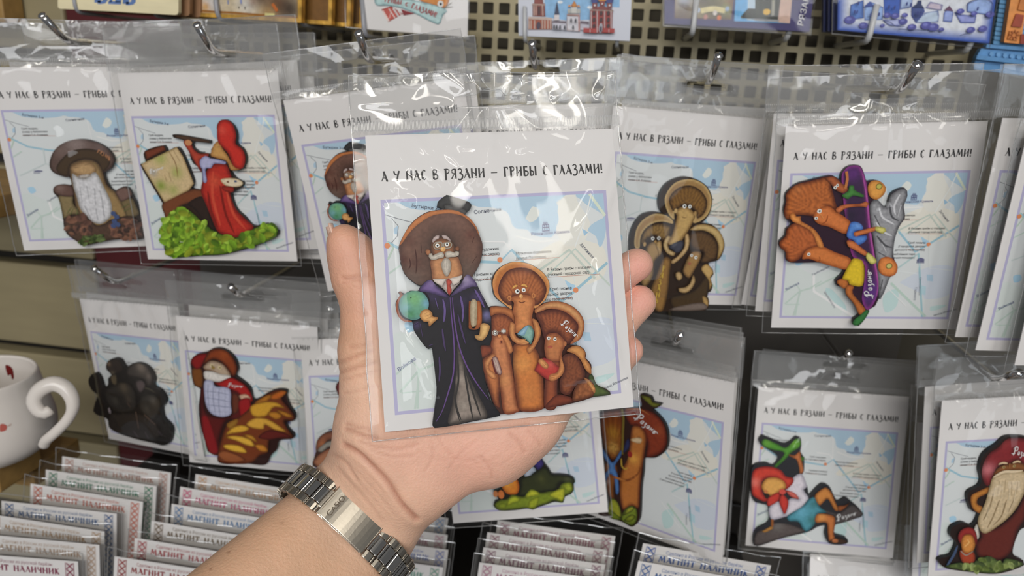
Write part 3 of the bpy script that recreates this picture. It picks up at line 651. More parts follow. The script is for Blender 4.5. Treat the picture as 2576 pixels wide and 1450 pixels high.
    def script(s, x0, y0, x1, y1, h, col='dedcdc'):
        w = s.w(); V, Fc = script_paint(None); d = np.array([x1 - x0, y1 - y0]) / 3.8; nrm = np.array([d[1], -d[0]]); nrm = nrm / np.linalg.norm(nrm) * h
        q = [s.fr.uv(s.crop[0] + (x0 + a * d[0] + b * nrm[0]) / s.crop[2], s.crop[1] + (y0 + a * d[1] + b * nrm[1]) / s.crop[2], w) for a, b in V]; flat(s.get('town_lettering'), q, Fc, alb(col), w)
    def letters(s, text, spots, h, col, ang=0):
        w = s.w()
        for ch, (x, y) in zip(text, spots):
            V, Fc, _ = lettering(ch); a = math.radians(ang); q = [s.fr.uv(s.crop[0] + (x + h * (u * math.cos(a) + v * math.sin(a))) / s.crop[2], s.crop[1] + (y + h * (u * math.sin(a) - v * math.cos(a))) / s.crop[2], w) for u, v in V]
            flat(s.get('town_lettering'), q, Fc, alb(col), w)
    def build(s):
        o = s.base_mb.build('magnet', M_MAGNET, s.root)
        if s.label: o['label'] = s.label
        for k, mb in s.parts.items(): mb.build(k, M_MAGNET, o)
        s.ob = o
        return o
# --- the professor
f = PROF = Fig('held', (980, 480, 4.833), .00062, 'flat wooden magnet of a mushroom professor in a black and purple gown', front='17141a', side='0c0b0c')
f.base('580 180 590 130 680 60 720 57 960 134 997 175 986 216 918 292 988 350 1062 450 1102 570 1130 650 1122 800 1092 900 1042 992 992 1052 1062 1140 1072 1165 1104 1230 1164 1340 1214 1450 1224 1500 1242 1590 1237 1830 1217 1880 1107 1886 1122 2000 1152 2250 1212 2500 1264 2600 1348 2710 1342 2740 1000 2812 780 2857 545 2888 524 2862 549 2650 574 2450 559 2250 529 2000 513 1912 470 1928 398 1852 298 1702 278 1600 200 1594 118 1522 78 1432 78 1350 126 1272 106 1236 124 1222 184 1252 250 1217 350 1217 376 1165 328 1142 248 1082 178 1002 148 922 128 882 122 780 108 700 128 630 188 508 248 418 338 328 448 263 558 238 660 233 664 217 588 197')
f.p('academic_cap', '580 175 592 130 680 62 720 58 955 135 992 172 985 215 940 255 870 200 780 180 700 172 660 190 665 225 590 195', '303031', '1c1c1d', 1.2)
f.p('academic_cap', '665 190 700 172 790 182 870 205 935 255 912 290 860 265 800 245 700 235', '4c4b4b', '353434', 1.2)
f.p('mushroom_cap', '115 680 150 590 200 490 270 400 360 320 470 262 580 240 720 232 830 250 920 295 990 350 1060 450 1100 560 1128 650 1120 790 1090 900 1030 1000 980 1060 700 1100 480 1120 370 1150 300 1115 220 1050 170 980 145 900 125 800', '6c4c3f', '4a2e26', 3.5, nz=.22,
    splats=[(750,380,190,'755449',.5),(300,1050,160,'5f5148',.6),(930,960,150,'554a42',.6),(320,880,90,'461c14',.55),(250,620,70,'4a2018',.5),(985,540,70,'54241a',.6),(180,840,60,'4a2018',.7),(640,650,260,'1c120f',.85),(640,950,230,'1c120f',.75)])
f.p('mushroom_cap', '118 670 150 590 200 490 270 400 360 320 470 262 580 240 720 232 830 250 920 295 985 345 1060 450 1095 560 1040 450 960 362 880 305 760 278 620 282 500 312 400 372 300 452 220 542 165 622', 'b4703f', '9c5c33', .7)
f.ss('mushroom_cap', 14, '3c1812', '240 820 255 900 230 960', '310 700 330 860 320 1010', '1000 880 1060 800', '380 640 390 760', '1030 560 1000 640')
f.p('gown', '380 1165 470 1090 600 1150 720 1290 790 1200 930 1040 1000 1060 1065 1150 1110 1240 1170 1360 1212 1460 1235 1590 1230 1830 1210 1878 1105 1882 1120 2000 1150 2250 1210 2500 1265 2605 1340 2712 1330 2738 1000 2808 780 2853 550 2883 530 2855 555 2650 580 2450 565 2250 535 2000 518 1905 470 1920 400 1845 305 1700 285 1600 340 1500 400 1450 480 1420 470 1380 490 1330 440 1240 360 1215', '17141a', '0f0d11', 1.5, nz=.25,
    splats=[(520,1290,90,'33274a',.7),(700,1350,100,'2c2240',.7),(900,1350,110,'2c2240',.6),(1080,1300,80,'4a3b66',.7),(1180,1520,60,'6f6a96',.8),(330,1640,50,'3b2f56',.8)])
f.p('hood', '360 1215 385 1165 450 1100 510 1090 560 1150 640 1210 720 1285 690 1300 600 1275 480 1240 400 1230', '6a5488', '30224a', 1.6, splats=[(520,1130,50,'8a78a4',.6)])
f.p('hood', '735 1285 790 1215 870 1130 920 1040 960 1020 1040 1100 1070 1165 1000 1170 900 1210 800 1260', '75668c', '382a50', 1.6, splats=[(920,1080,50,'a99cb8',.6)])
f.p('underskirt', '830 1850 900 2050 960 2250 1060 2450 1190 2740 1000 2800 720 2840 760 2600 800 2300 815 2000', '80746b', '2c2624', 3.0, nz=.3, splats=[(870,2300,60,'a3968a',.6),(900,2620,60,'948a80',.6)])
f.ss('underskirt', 22, '2b2725', '822 1950 838 2300 800 2560 850 2800', '905 2150 960 2500 1015 2785', '900 2100 1010 2450 1110 2750', '790 2460 815 2640 870 2790')
f.ss('gown', 17, '5c4078', '735 1300 750 1500 775 1750 788 2000 770 2250 700 2500 640 2680 565 2810', '762 1300 792 1600 832 1830 882 2000 962 2180 1072 2360 1205 2540')
f.ss('gown', 26, '5d4a80', '556 1310 592 1440', '648 1320 672 1450 660 1600', '862 1280 892 1450 884 1600', '1035 1200 1092 1300 1152 1420')
f.ss('gown', 22, '3f2e56', '640 1680 662 1850 682 1950', '830 1500 872 1680 922 1860', '602 2020 612 2180 600 2320', '372 1620 402 1780', '300 1630 350 1600', '480 1885 525 1870')
f.p('face', '500 640 530 600 620 565 720 585 780 640 800 720 780 810 560 810 500 740', '8c5a3a', '3c2216', 2.2)
f.p('face', '498 860 510 980 522 1080 600 1130 700 1140 800 1110 880 1030 885 970 850 850 800 800 560 800', 'b57f55', '784a30', 2.2, nz=.18)
f.p('face', '435 740 450 715 490 720 500 770 460 785', 'b0754c', '70422a', .9); f.p('face', '800 690 830 672 850 700 840 735 805 730', '96603e', '5c3522', .9)
f.p('hair', '515 620 535 570 565 548 605 545 600 580 560 600 530 632', 'c6b7b2', '927f7c', .9); f.p('hair', '635 545 680 542 725 575 742 612 690 590 650 580', 'c6b7b2', '927f7c', .9)
f.p('spectacles', '535 660 560 632 630 628 640 650 630 695 560 712 540 690', '86603f'); f.p('spectacles', '655 640 740 625 755 650 740 690 680 700 660 680', '7c5738')
f.eye(580, 668, 25); f.eye(697, 652, 26)
f.s('spectacles', '535 660 560 632 630 628 640 650 630 695 560 712 540 690', 13, '91877a', closed=True); f.s('spectacles', '655 640 740 625 755 650 740 690 680 700 660 680', 13, '91877a', closed=True)
f.dot('face', 650, 712, 31, 29, 'c9985c'); f.dot('face', 642, 704, 14, 12, 'd8b27c')
for q in ('475 800 480 765 515 762 525 790 570 765 640 745 662 770 655 815 600 825 540 845 490 830', '668 770 690 740 740 735 790 755 805 735 840 740 842 785 800 806 740 810 690 815'): f.p('moustache', q, 'c9c0b3', '8d8377', 1.1)
f.ss('moustache', 6, '8a7f74', '560 790 630 770', '570 810 640 785', '690 770 760 780', '700 790 770 795')
f.p('beard', '630 880 670 820 720 830 748 890 740 980 700 1045 660 1010 635 940', 'b8afa3', '857b70', 1.2); f.ss('beard', 6, '8d847a', '660 870 680 1000', '690 850 700 1020', '720 870 715 990')
f.p('shirt', '590 1140 640 1160 690 1080 730 1070 780 1150 860 1110 780 1200 725 1265 660 1200', 'b5a9a2', '857a76', 1.2)
f.p('shirt', '525 1075 690 1070 640 1160 590 1140 545 1110', 'cdc1b8', 'a59a92', .8, False); f.p('shirt', '720 1070 885 1028 872 1075 840 1120 780 1150', 'cdc1b8', 'a59a92', .8, False)
f.p('necktie', '690 1090 715 1070 760 1110 740 1150 755 1200 750 1240 728 1272 700 1230 695 1160', 'ba4a3b', '7c2a22', 1.0)
f.s('globe_stand', '125 1230 152 1278', 28, '774232', (1, 1)); f.s('globe_stand', '150 1268 104 1340 92 1430 118 1520 180 1578 270 1592', 28, '874d37', (1, .6))
f.p('globe', '115 1400 140 1300 210 1240 300 1218 400 1240 460 1310 478 1390 450 1480 390 1540 300 1575 210 1550 150 1500', '5d9384', '4a7478', 1.5, splats=[(300,1320,110,'74aa6c',.8),(200,1430,60,'74a2b0',.7),(440,1370,50,'6f9cb4',.8),(260,1500,70,'3f7a48',.8),(380,1480,60,'5a8f6a',.6)]); f.dot('globe', 260, 1302, 8, 8, '15241a')
f.p('globe_hand', '365 1520 400 1455 470 1445 520 1490 525 1530 590 1540 585 1562 540 1600 480 1652 470 1600 410 1590', 'd09d60', '8c5c2e', 1.2); f.ss('globe_hand', 6, '7a4a22', '420 1500 470 1480', '430 1530 500 1505', '450 1560 515 1530')
f.p('book', '965 1340 985 1345 990 1640 1050 1645 1060 1345 1090 1335 1115 1400 1125 1550 1110 1640 1060 1690 970 1680 962 1600', 'b3622d', '73380f', 1.2)
f.p('book', '988 1345 1062 1348 1060 1580 1048 1640 990 1632', 'b6a78c', '8a775a', 1.0); f.ss('book', 4, '77664c', '1005 1355 1003 1625', '1020 1355 1016 1630', '1036 1355 1030 1630', '1050 1358 1042 1630')
f.p('book_hand', '1105 1630 1150 1610 1215 1640 1210 1700 1180 1770 1130 1820 1060 1810 1035 1760 1085 1755 1100 1690', 'd4ab6d', '946a3c', 1.5)
f.build()
# --- three reading mushrooms
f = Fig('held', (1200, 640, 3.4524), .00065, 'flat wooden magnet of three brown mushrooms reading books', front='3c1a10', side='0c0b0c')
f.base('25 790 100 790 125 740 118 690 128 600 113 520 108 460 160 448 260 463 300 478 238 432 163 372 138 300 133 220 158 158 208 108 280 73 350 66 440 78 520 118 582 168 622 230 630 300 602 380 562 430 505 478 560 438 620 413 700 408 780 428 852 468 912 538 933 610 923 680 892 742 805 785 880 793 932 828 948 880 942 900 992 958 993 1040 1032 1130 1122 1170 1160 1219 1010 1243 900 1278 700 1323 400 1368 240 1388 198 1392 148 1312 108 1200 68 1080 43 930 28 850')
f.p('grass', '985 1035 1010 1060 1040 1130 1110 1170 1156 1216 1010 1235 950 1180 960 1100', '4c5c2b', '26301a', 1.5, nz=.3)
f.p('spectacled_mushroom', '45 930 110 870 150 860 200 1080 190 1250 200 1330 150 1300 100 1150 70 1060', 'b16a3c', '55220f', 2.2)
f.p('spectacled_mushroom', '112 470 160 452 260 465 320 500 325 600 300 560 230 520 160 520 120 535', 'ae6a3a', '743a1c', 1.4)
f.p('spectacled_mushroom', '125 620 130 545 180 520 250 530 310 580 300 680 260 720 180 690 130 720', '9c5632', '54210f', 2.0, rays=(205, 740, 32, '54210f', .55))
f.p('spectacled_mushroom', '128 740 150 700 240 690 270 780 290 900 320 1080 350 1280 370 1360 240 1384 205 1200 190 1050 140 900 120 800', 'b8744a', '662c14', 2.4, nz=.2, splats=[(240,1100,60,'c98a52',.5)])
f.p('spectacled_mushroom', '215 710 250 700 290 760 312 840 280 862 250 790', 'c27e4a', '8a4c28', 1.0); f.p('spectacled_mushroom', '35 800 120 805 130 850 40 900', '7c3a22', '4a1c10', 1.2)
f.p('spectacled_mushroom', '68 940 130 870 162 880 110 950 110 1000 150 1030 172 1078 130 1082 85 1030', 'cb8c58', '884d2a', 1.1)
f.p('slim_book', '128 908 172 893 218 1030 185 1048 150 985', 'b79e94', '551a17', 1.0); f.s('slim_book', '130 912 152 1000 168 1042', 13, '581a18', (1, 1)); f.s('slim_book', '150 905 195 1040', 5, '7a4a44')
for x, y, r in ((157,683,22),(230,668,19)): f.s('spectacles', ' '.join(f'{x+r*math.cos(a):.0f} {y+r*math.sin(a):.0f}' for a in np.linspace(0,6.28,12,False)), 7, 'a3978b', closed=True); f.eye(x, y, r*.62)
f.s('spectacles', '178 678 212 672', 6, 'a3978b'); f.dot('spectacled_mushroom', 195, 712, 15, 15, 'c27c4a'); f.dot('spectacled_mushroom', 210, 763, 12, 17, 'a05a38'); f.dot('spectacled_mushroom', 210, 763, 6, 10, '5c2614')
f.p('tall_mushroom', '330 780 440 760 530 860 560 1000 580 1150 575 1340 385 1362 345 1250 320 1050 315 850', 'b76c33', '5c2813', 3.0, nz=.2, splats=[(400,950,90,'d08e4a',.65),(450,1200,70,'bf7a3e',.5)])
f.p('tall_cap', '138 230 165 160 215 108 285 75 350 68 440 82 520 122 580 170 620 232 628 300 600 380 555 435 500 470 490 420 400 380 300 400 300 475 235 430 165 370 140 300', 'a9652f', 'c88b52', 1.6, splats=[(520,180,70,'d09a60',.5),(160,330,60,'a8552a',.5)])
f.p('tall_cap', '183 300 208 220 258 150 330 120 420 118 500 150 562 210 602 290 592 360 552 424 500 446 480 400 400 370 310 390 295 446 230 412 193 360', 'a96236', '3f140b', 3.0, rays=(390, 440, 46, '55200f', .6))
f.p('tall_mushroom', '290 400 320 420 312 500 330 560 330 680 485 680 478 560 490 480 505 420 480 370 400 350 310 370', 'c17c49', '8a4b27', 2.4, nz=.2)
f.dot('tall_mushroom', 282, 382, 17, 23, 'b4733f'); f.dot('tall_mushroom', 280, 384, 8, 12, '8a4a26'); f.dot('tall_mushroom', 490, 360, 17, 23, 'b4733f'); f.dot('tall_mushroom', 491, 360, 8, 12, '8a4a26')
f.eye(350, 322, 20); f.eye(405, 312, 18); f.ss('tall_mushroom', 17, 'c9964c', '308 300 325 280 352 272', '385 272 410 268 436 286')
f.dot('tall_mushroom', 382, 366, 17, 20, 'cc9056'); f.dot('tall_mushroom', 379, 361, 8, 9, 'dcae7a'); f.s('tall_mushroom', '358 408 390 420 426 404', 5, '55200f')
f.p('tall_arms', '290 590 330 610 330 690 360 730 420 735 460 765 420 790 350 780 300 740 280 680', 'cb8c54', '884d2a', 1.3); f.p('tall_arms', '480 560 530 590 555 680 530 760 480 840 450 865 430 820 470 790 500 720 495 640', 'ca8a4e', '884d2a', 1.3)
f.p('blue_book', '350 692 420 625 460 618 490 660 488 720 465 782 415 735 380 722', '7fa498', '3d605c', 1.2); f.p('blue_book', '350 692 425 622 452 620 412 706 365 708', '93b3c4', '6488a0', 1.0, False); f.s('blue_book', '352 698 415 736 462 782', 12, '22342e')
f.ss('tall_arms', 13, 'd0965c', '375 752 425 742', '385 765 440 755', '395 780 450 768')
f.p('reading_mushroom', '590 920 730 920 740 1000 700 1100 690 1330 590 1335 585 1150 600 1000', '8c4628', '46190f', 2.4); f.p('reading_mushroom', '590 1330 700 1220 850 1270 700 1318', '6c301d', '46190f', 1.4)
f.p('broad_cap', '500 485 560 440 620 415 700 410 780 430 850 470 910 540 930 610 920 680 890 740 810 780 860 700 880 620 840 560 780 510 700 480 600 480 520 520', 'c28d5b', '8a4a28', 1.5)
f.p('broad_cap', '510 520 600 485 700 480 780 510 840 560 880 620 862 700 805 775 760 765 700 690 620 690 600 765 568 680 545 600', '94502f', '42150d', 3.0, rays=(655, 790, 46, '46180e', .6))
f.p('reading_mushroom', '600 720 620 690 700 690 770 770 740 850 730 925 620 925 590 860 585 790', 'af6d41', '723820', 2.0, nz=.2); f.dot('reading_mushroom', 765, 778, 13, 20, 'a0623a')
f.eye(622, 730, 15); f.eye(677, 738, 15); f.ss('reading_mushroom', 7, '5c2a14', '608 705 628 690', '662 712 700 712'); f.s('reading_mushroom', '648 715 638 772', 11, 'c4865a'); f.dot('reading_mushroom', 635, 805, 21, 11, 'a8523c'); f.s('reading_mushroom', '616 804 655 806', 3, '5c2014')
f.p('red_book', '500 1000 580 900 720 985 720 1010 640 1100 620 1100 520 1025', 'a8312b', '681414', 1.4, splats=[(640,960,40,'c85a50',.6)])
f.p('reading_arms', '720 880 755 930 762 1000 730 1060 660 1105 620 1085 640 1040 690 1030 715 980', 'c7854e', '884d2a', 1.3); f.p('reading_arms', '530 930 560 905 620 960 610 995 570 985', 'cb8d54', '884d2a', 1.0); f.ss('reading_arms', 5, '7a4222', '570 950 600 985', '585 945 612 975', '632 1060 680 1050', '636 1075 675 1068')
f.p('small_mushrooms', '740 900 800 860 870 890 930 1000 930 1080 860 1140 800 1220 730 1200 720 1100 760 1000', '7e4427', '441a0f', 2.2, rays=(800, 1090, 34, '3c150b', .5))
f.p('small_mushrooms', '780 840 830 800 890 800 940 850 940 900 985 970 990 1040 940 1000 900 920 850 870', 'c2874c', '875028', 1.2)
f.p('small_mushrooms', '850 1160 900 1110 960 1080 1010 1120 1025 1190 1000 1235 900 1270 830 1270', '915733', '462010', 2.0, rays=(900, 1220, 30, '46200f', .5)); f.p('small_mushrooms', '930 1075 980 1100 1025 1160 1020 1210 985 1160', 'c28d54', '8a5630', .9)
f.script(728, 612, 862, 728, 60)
f.build()
# --- bearded boletus
f = Fig('p1', K1, .0011, 'flat wooden magnet of a brown boletus with a white beard')
f.base('445 400 470 310 530 240 620 195 740 180 860 205 960 260 1020 330 1030 370 1000 440 940 480 980 600 1040 650 1100 610 1160 620 1190 680 1240 780 1270 900 1290 1050 1250 1085 1150 1080 1000 1090 900 1110 770 1135 690 1100 610 1040 590 990 570 920 560 860 530 720 480 660 490 610 560 590 630 600 650 560 620 520 520 500 460 460')
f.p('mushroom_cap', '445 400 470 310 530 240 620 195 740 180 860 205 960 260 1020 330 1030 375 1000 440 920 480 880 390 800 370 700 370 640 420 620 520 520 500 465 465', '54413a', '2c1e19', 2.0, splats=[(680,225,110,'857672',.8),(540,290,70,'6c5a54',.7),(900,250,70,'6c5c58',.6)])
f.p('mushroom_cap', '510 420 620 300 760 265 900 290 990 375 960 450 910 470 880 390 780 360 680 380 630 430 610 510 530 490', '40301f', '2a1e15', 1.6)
f.letters('РЯЗАНЬ', [(872,298),(893,308),(915,320),(936,334),(955,350),(972,368)], 30, 'b97f55', 28)
f.p('stem', '630 430 680 385 780 365 870 390 920 470 960 590 1040 660 1100 750 1150 860 1050 1000 900 1040 780 900 700 850 670 700 640 560', '8c724a', '503d29', 3.0)
f.p('face', '640 430 720 390 800 385 860 430 860 480 780 520 690 500 650 480', 'a88860', '6c5236', 2.4); f.ss('face', 9, '3c2a1c', '672 438 712 434', '762 414 806 405'); f.s('face', '738 425 742 480', 24, 'b8966a'); 
f.p('beard', '650 490 700 520 770 530 840 480 880 500 930 600 980 700 1005 780 1000 870 920 940 840 930 780 880 720 800 690 700 660 600', 'c2c1c4', '858381', 2.4, nz=.35); f.p('beard', '690 520 740 500 800 495 825 508 760 530', 'b3aca6', '857c74', .8)
f.ss('beard', 10, '8a8a8e', '720 620 740 760', '780 600 800 720', '850 620 860 780', '900 650 930 800', '760 780 820 900', '860 800 880 910', '920 780 940 880')
f.p('small_mushroom', '530 690 650 690 660 760 720 850 640 860 580 900 560 850 540 760', '7c6c4a', '4a3e28', 1.8); f.p('small_mushroom', '478 640 500 600 570 585 640 600 660 640 660 690 600 700 520 680', '5c433b', '38251f', 1.6, splats=[(540,620,40,'7a645c',.7)])
f.p('small_mushroom', '1090 740 1180 710 1230 790 1250 860 1150 880 1110 800', '6c5c3e', '403622', 1.5); f.p('small_mushroom', '1040 650 1100 612 1160 625 1190 680 1150 720 1090 740 1060 700', '6a5149', '3c2a24', 1.4)
f.p('forest_floor', '570 920 620 870 760 870 860 950 940 940 1010 900 1200 880 1290 1060 1100 1075 920 1105 770 1135 690 1100 600 1030', '4a362a', '2c1f18', 2.0, nz=.4)
f.leaves('forest_floor', '580 930 640 880 760 890 820 1000 760 1060 640 1040', 34, 40, ['5f4136', '74503f', '42302a']); f.leaves('forest_floor', '1010 950 1200 890 1280 1050 1050 1070', 34, 40, ['5f4136', '74503f', '3c2c26'])
f.leaves('moss', '720 1100 790 1060 900 1050 930 1095 770 1130', 30, 24, ['47552a', '33401e', '5a6a3c']); f.ss('moss', 9, '5c6c3c', '600 850 640 790', '630 860 660 800', '690 860 700 800', '1090 800 1160 760', '1110 830 1200 790')
for x, y in ((1020,850),(1050,880),(1030,920),(1060,950),(1020,960)): f.dot('berries', x, y, 22, 22, '3c4a70')
f.build()
# --- painter
f = Fig('p2', K1, .0011, 'flat wooden magnet of a red-robed painter at an easel', side='161310')
f.base('1270 400 1310 390 1300 290 1470 235 1500 290 1590 250 1650 330 1740 560 1720 620 1810 630 1820 560 1810 450 1740 400 1710 330 1700 250 1660 195 1560 165 1550 145 1600 138 1890 193 1890 217 1740 202 1740 260 1780 290 1860 310 1900 310 1900 270 1960 200 1970 150 1950 80 1970 20 2030 3 2100 60 2130 140 2130 220 2180 260 2212 330 2207 400 2170 452 2080 462 2040 400 2080 480 2120 530 2190 572 2172 612 2100 652 2080 670 2120 800 2200 880 2280 960 2400 938 2484 990 2502 1040 2400 1102 2200 1172 2000 1222 1800 1232 1550 1247 1478 1170 1488 1080 1448 990 1500 950 1480 850 1468 770 1280 450')
f.p('brush', '1550 145 1600 140 1760 165 1890 195 1890 215 1740 198 1600 175', '4a3426', '241a14', .8)
f.p('easel', '1470 750 1700 640 1815 640 1830 720 1620 790 1520 950 1480 860', '6c3c22', '382012', 1.6); f.p('easel', '1690 760 1830 700 1900 900 1945 1015 1880 980 1760 820', '2a1c16', '17110e', 1.5); f.p('easel', '1300 290 1470 235 1495 275 1320 362', '6c3420', '42200f', 1.2, False)
f.p('painting', '1270 405 1590 250 1650 340 1745 580 1700 640 1480 750', 'bfa77f', '8c734c', 1.4, False, splats=[(1440,350,70,'8f9a4c',.8),(1590,480,60,'8c9648',.8),(1450,600,60,'75882f',.9),(1560,640,60,'8c9648',.7),(1380,480,40,'74808c',.6)])
f.ss('painting', 8, '7c5a36', '1520 290 1580 400 1600 520', '1560 280 1620 380', '1480 500 1500 560', '1520 480 1540 560'); f.script(1352, 490, 1480, 440, 34)
f.p('arm', '1650 205 1700 190 1745 270 1800 310 1880 310 1860 350 1800 370 1812 475 1760 400 1710 310', 'a23c2a', '661d16', 1.6); f.dot('arm', 1695, 212, 34, 26, 'b47a52')
f.p('robe', '1820 570 1870 450 1930 405 2030 405 2070 480 2090 560 2070 660 2120 800 2200 890 2280 965 2250 1010 2130 1065 2050 1050 1960 1010 1900 880 1850 760 1810 660', 'a9291e', '661410', 3.0, nz=.2, splats=[(1930,560,60,'c4563a',.6)])
f.ss('robe', 26, 'be4630', '1920 470 1915 700 1985 960', '2040 650 2100 850 2210 990'); f.ss('robe', 22, '74170f', '1980 600 2030 850 2110 1030', '1870 650 1900 820 1960 980')
f.p('palette', '1985 545 2060 530 2140 540 2187 575 2150 607 2040 602', 'd2c3a8', 'a28b64', .9); f.dot('palette', 2050, 565, 12, 9, '6c4634'); f.dot('palette', 2120, 560, 14, 10, '465270'); f.p('robe', '2000 602 2100 612 2092 660 2010 642', '8c2519', '5c140e', 1.0)
f.p('face', '1900 290 1930 220 1970 200 2000 260 2050 330 2100 420 2160 450 2080 457 2040 380 1950 350 1900 330', 'b88b50', '8a5c2e', 1.8); f.s('face', '1955 250 1975 248', 8, '4a2c16'); f.s('face', '1905 335 1945 345', 6, '7a3a24')
f.p('headscarf', '1960 200 1955 80 1975 20 2030 5 2090 40 2125 140 2120 220 2180 270 2207 340 2197 420 2160 450 2100 420 2060 320 2010 260', 'b82a20', '781612', 2.6, splats=[(2000,100,40,'cf5444',.5)])
f.p('neckerchief', '1800 370 1850 330 1890 350 1950 360 2035 385 2030 405 1930 400 1900 440 1850 450 1862 560 1830 565 1820 450 1805 430', 'a3a3c2', '727298', 1.2)
f.p('greenery', '1450 990 1510 950 1520 850 1650 800 1750 860 1830 940 1930 1010 2050 1060 2130 1070 2260 1000 2400 945 2480 1000 2490 1050 2400 1100 2200 1165 2000 1215 1800 1225 1560 1240 1485 1170 1490 1090', '5c7a20', '38500f', 1.8, nz=.4)
f.leaves('greenery', '1460 1000 1520 860 1650 810 1760 880 1930 1015 2130 1075 2400 955 2470 1020 2200 1150 1800 1210 1560 1225 1500 1150', 210, 44, ['84a82e', '6c9222', '97b840', '4a6a16', '7c8a24'], 4)
for x, y in ((1575,1045),(1635,1085),(1850,1110)): f.dot('blossoms', x, y, 34, 24, 'd6d6ca')
f.build()
# --- golden-brown trio
f = Fig('p5', (1560, 430, 3.92), .0011, 'flat wooden magnet of three golden-brown mushrooms', front='2a1b10', side='0f0d0c')
f.base('95 720 105 620 145 520 215 435 320 402 420 418 500 458 520 480 450 440 395 380 382 290 405 200 465 120 555 72 650 55 760 86 852 148 903 240 908 320 882 422 822 502 800 512 900 528 972 588 1014 658 1031 740 1003 832 962 884 872 912 918 980 923 1020 892 1060 913 1130 892 1192 842 1212 873 1260 873 1330 832 1378 600 1383 400 1388 300 1383 100 1300 80 1100 95 900')
f.p('foot_mushrooms', '720 1180 880 1000 870 1200 840 1290 870 1330 820 1370 560 1380 500 1250', '40301c', '221710', 2.0); f.p('foot_mushrooms', '800 970 850 920 900 960 918 1010 890 1050 905 1120 880 1170 872 1080', 'b6955e', '7c6036', 1.0); f.p('foot_mushrooms', '810 1240 860 1260 870 1320 840 1360', 'a68652', '6c5230', .9); f.p('foot_mushrooms', '480 1372 600 1330 800 1300 862 1340 820 1373 600 1383', '6c5f57', '40342c', 1.2)
f.p('tall_mushroom', '430 860 500 880 490 1000 470 1200 420 1380 340 1360 300 1200 350 1050', '8c6838', '463018', 2.4)
f.p('spectacled_mushroom', '260 760 320 700 400 720 400 820 340 900 320 1050 240 1150 200 1050 250 900', '9c7d50', '463218', 2.2); f.p('spectacled_mushroom', '140 700 160 580 220 490 320 430 420 430 500 470 520 520 420 500 320 520 240 580 200 660 190 760 150 760', '94744a', 'b59c6c', 1.6); f.p('spectacled_mushroom', '200 700 240 590 320 530 420 520 500 560 480 640 420 690 340 640 250 690 240 740', '8c6d3c', '2a190d', 2.2, rays=(340, 740, 34, '2a190d', .6)); f.eye(322, 668, 18); f.eye(382, 665, 18); f.dot('spectacled_mushroom', 348, 700, 13, 14, 'a5834f'); f.dot('spectacled_mushroom', 242, 725, 15, 22, 'b08f5c'); f.p('spectacled_mushroom', '350 720 400 690 410 780 390 840 370 780', 'ad8f60', '6c5230', 1.0)
f.p('tall_mushroom', '440 290 470 200 540 120 640 85 740 90 840 150 890 240 900 320 870 420 800 490 720 510 750 400 650 330 540 400 530 480 470 410', '907044', 'b89c68', 1.8); f.p('tall_mushroom', '480 290 530 200 620 150 720 150 810 210 860 310 830 420 760 470 740 400 640 340 550 390 520 400', '7e5a2a', '26160b', 2.6, rays=(645, 470, 42, '2a180c', .6))
f.p('tall_mushroom', '540 400 560 440 545 520 510 640 470 720 560 740 640 640 690 560 720 500 740 430 640 350', 'b3935c', '694c26', 2.4); f.eye(635, 350, 20); f.eye(688, 353, 18); f.dot('tall_mushroom', 642, 402, 15, 20, 'b0905c'); f.s('tall_mushroom', '605 450 635 465 660 458', 5, '5c4020'); f.dot('tall_mushroom', 548, 395, 16, 23, 'b59866'); f.dot('tall_mushroom', 740, 422, 16, 23, '9c7c4c'); f.ss('tall_mushroom', 10, '8c6c3c', '612 322 650 305', '672 312 712 320')
f.p('book', '480 745 600 685 625 720 600 790 550 810 520 780', '3c3c48', '22222c', 1.2); f.p('arms', '430 700 470 640 500 650 470 720 490 780 545 810 530 840 470 820 430 760', 'c0a778', '7a5e38', 1.2); f.p('arms', '640 640 670 620 685 700 660 790 590 870 520 920 505 890 570 840 630 760 640 700', 'c0a274', '7a5e38', 1.2)
f.letters('РЯЗАНЬ', [(412,990),(392,1055),(372,1120),(362,1185),(352,1245),(345,1300)], 52, 'c9a844', 8)
f.p('reading_mushroom', '690 820 740 790 800 810 790 880 740 970 680 1060 620 1000 640 920', '967344', '48321b', 1.8); f.p('reading_mushroom', '690 580 760 535 850 530 950 570 1010 650 1025 740 1000 820 960 875 970 740 920 640 830 590 740 590', 'b69c68', '7a5e34', 1.4); f.p('reading_mushroom', '690 620 780 590 880 620 950 690 970 780 940 870 850 910 790 900 820 810 720 780 690 720', '604629', '22140c', 2.4, rays=(740, 880, 40, '26170d', .5)); f.eye(705, 835, 15); f.eye(747, 856, 17); f.s('reading_mushroom', '725 830 712 880', 10, 'a8865a'); f.dot('reading_mushroom', 685, 915, 18, 12, '9a5c44')
f.p('arms', '720 1030 740 1090 700 1170 640 1205 580 1190 575 1160 640 1150 690 1110', 'b99b6c', '745a36', 1.2); f.p('arms', '550 1010 590 1000 615 1050 580 1085 555 1060', 'b99b6c', '745a36', 1.0)
f.build()
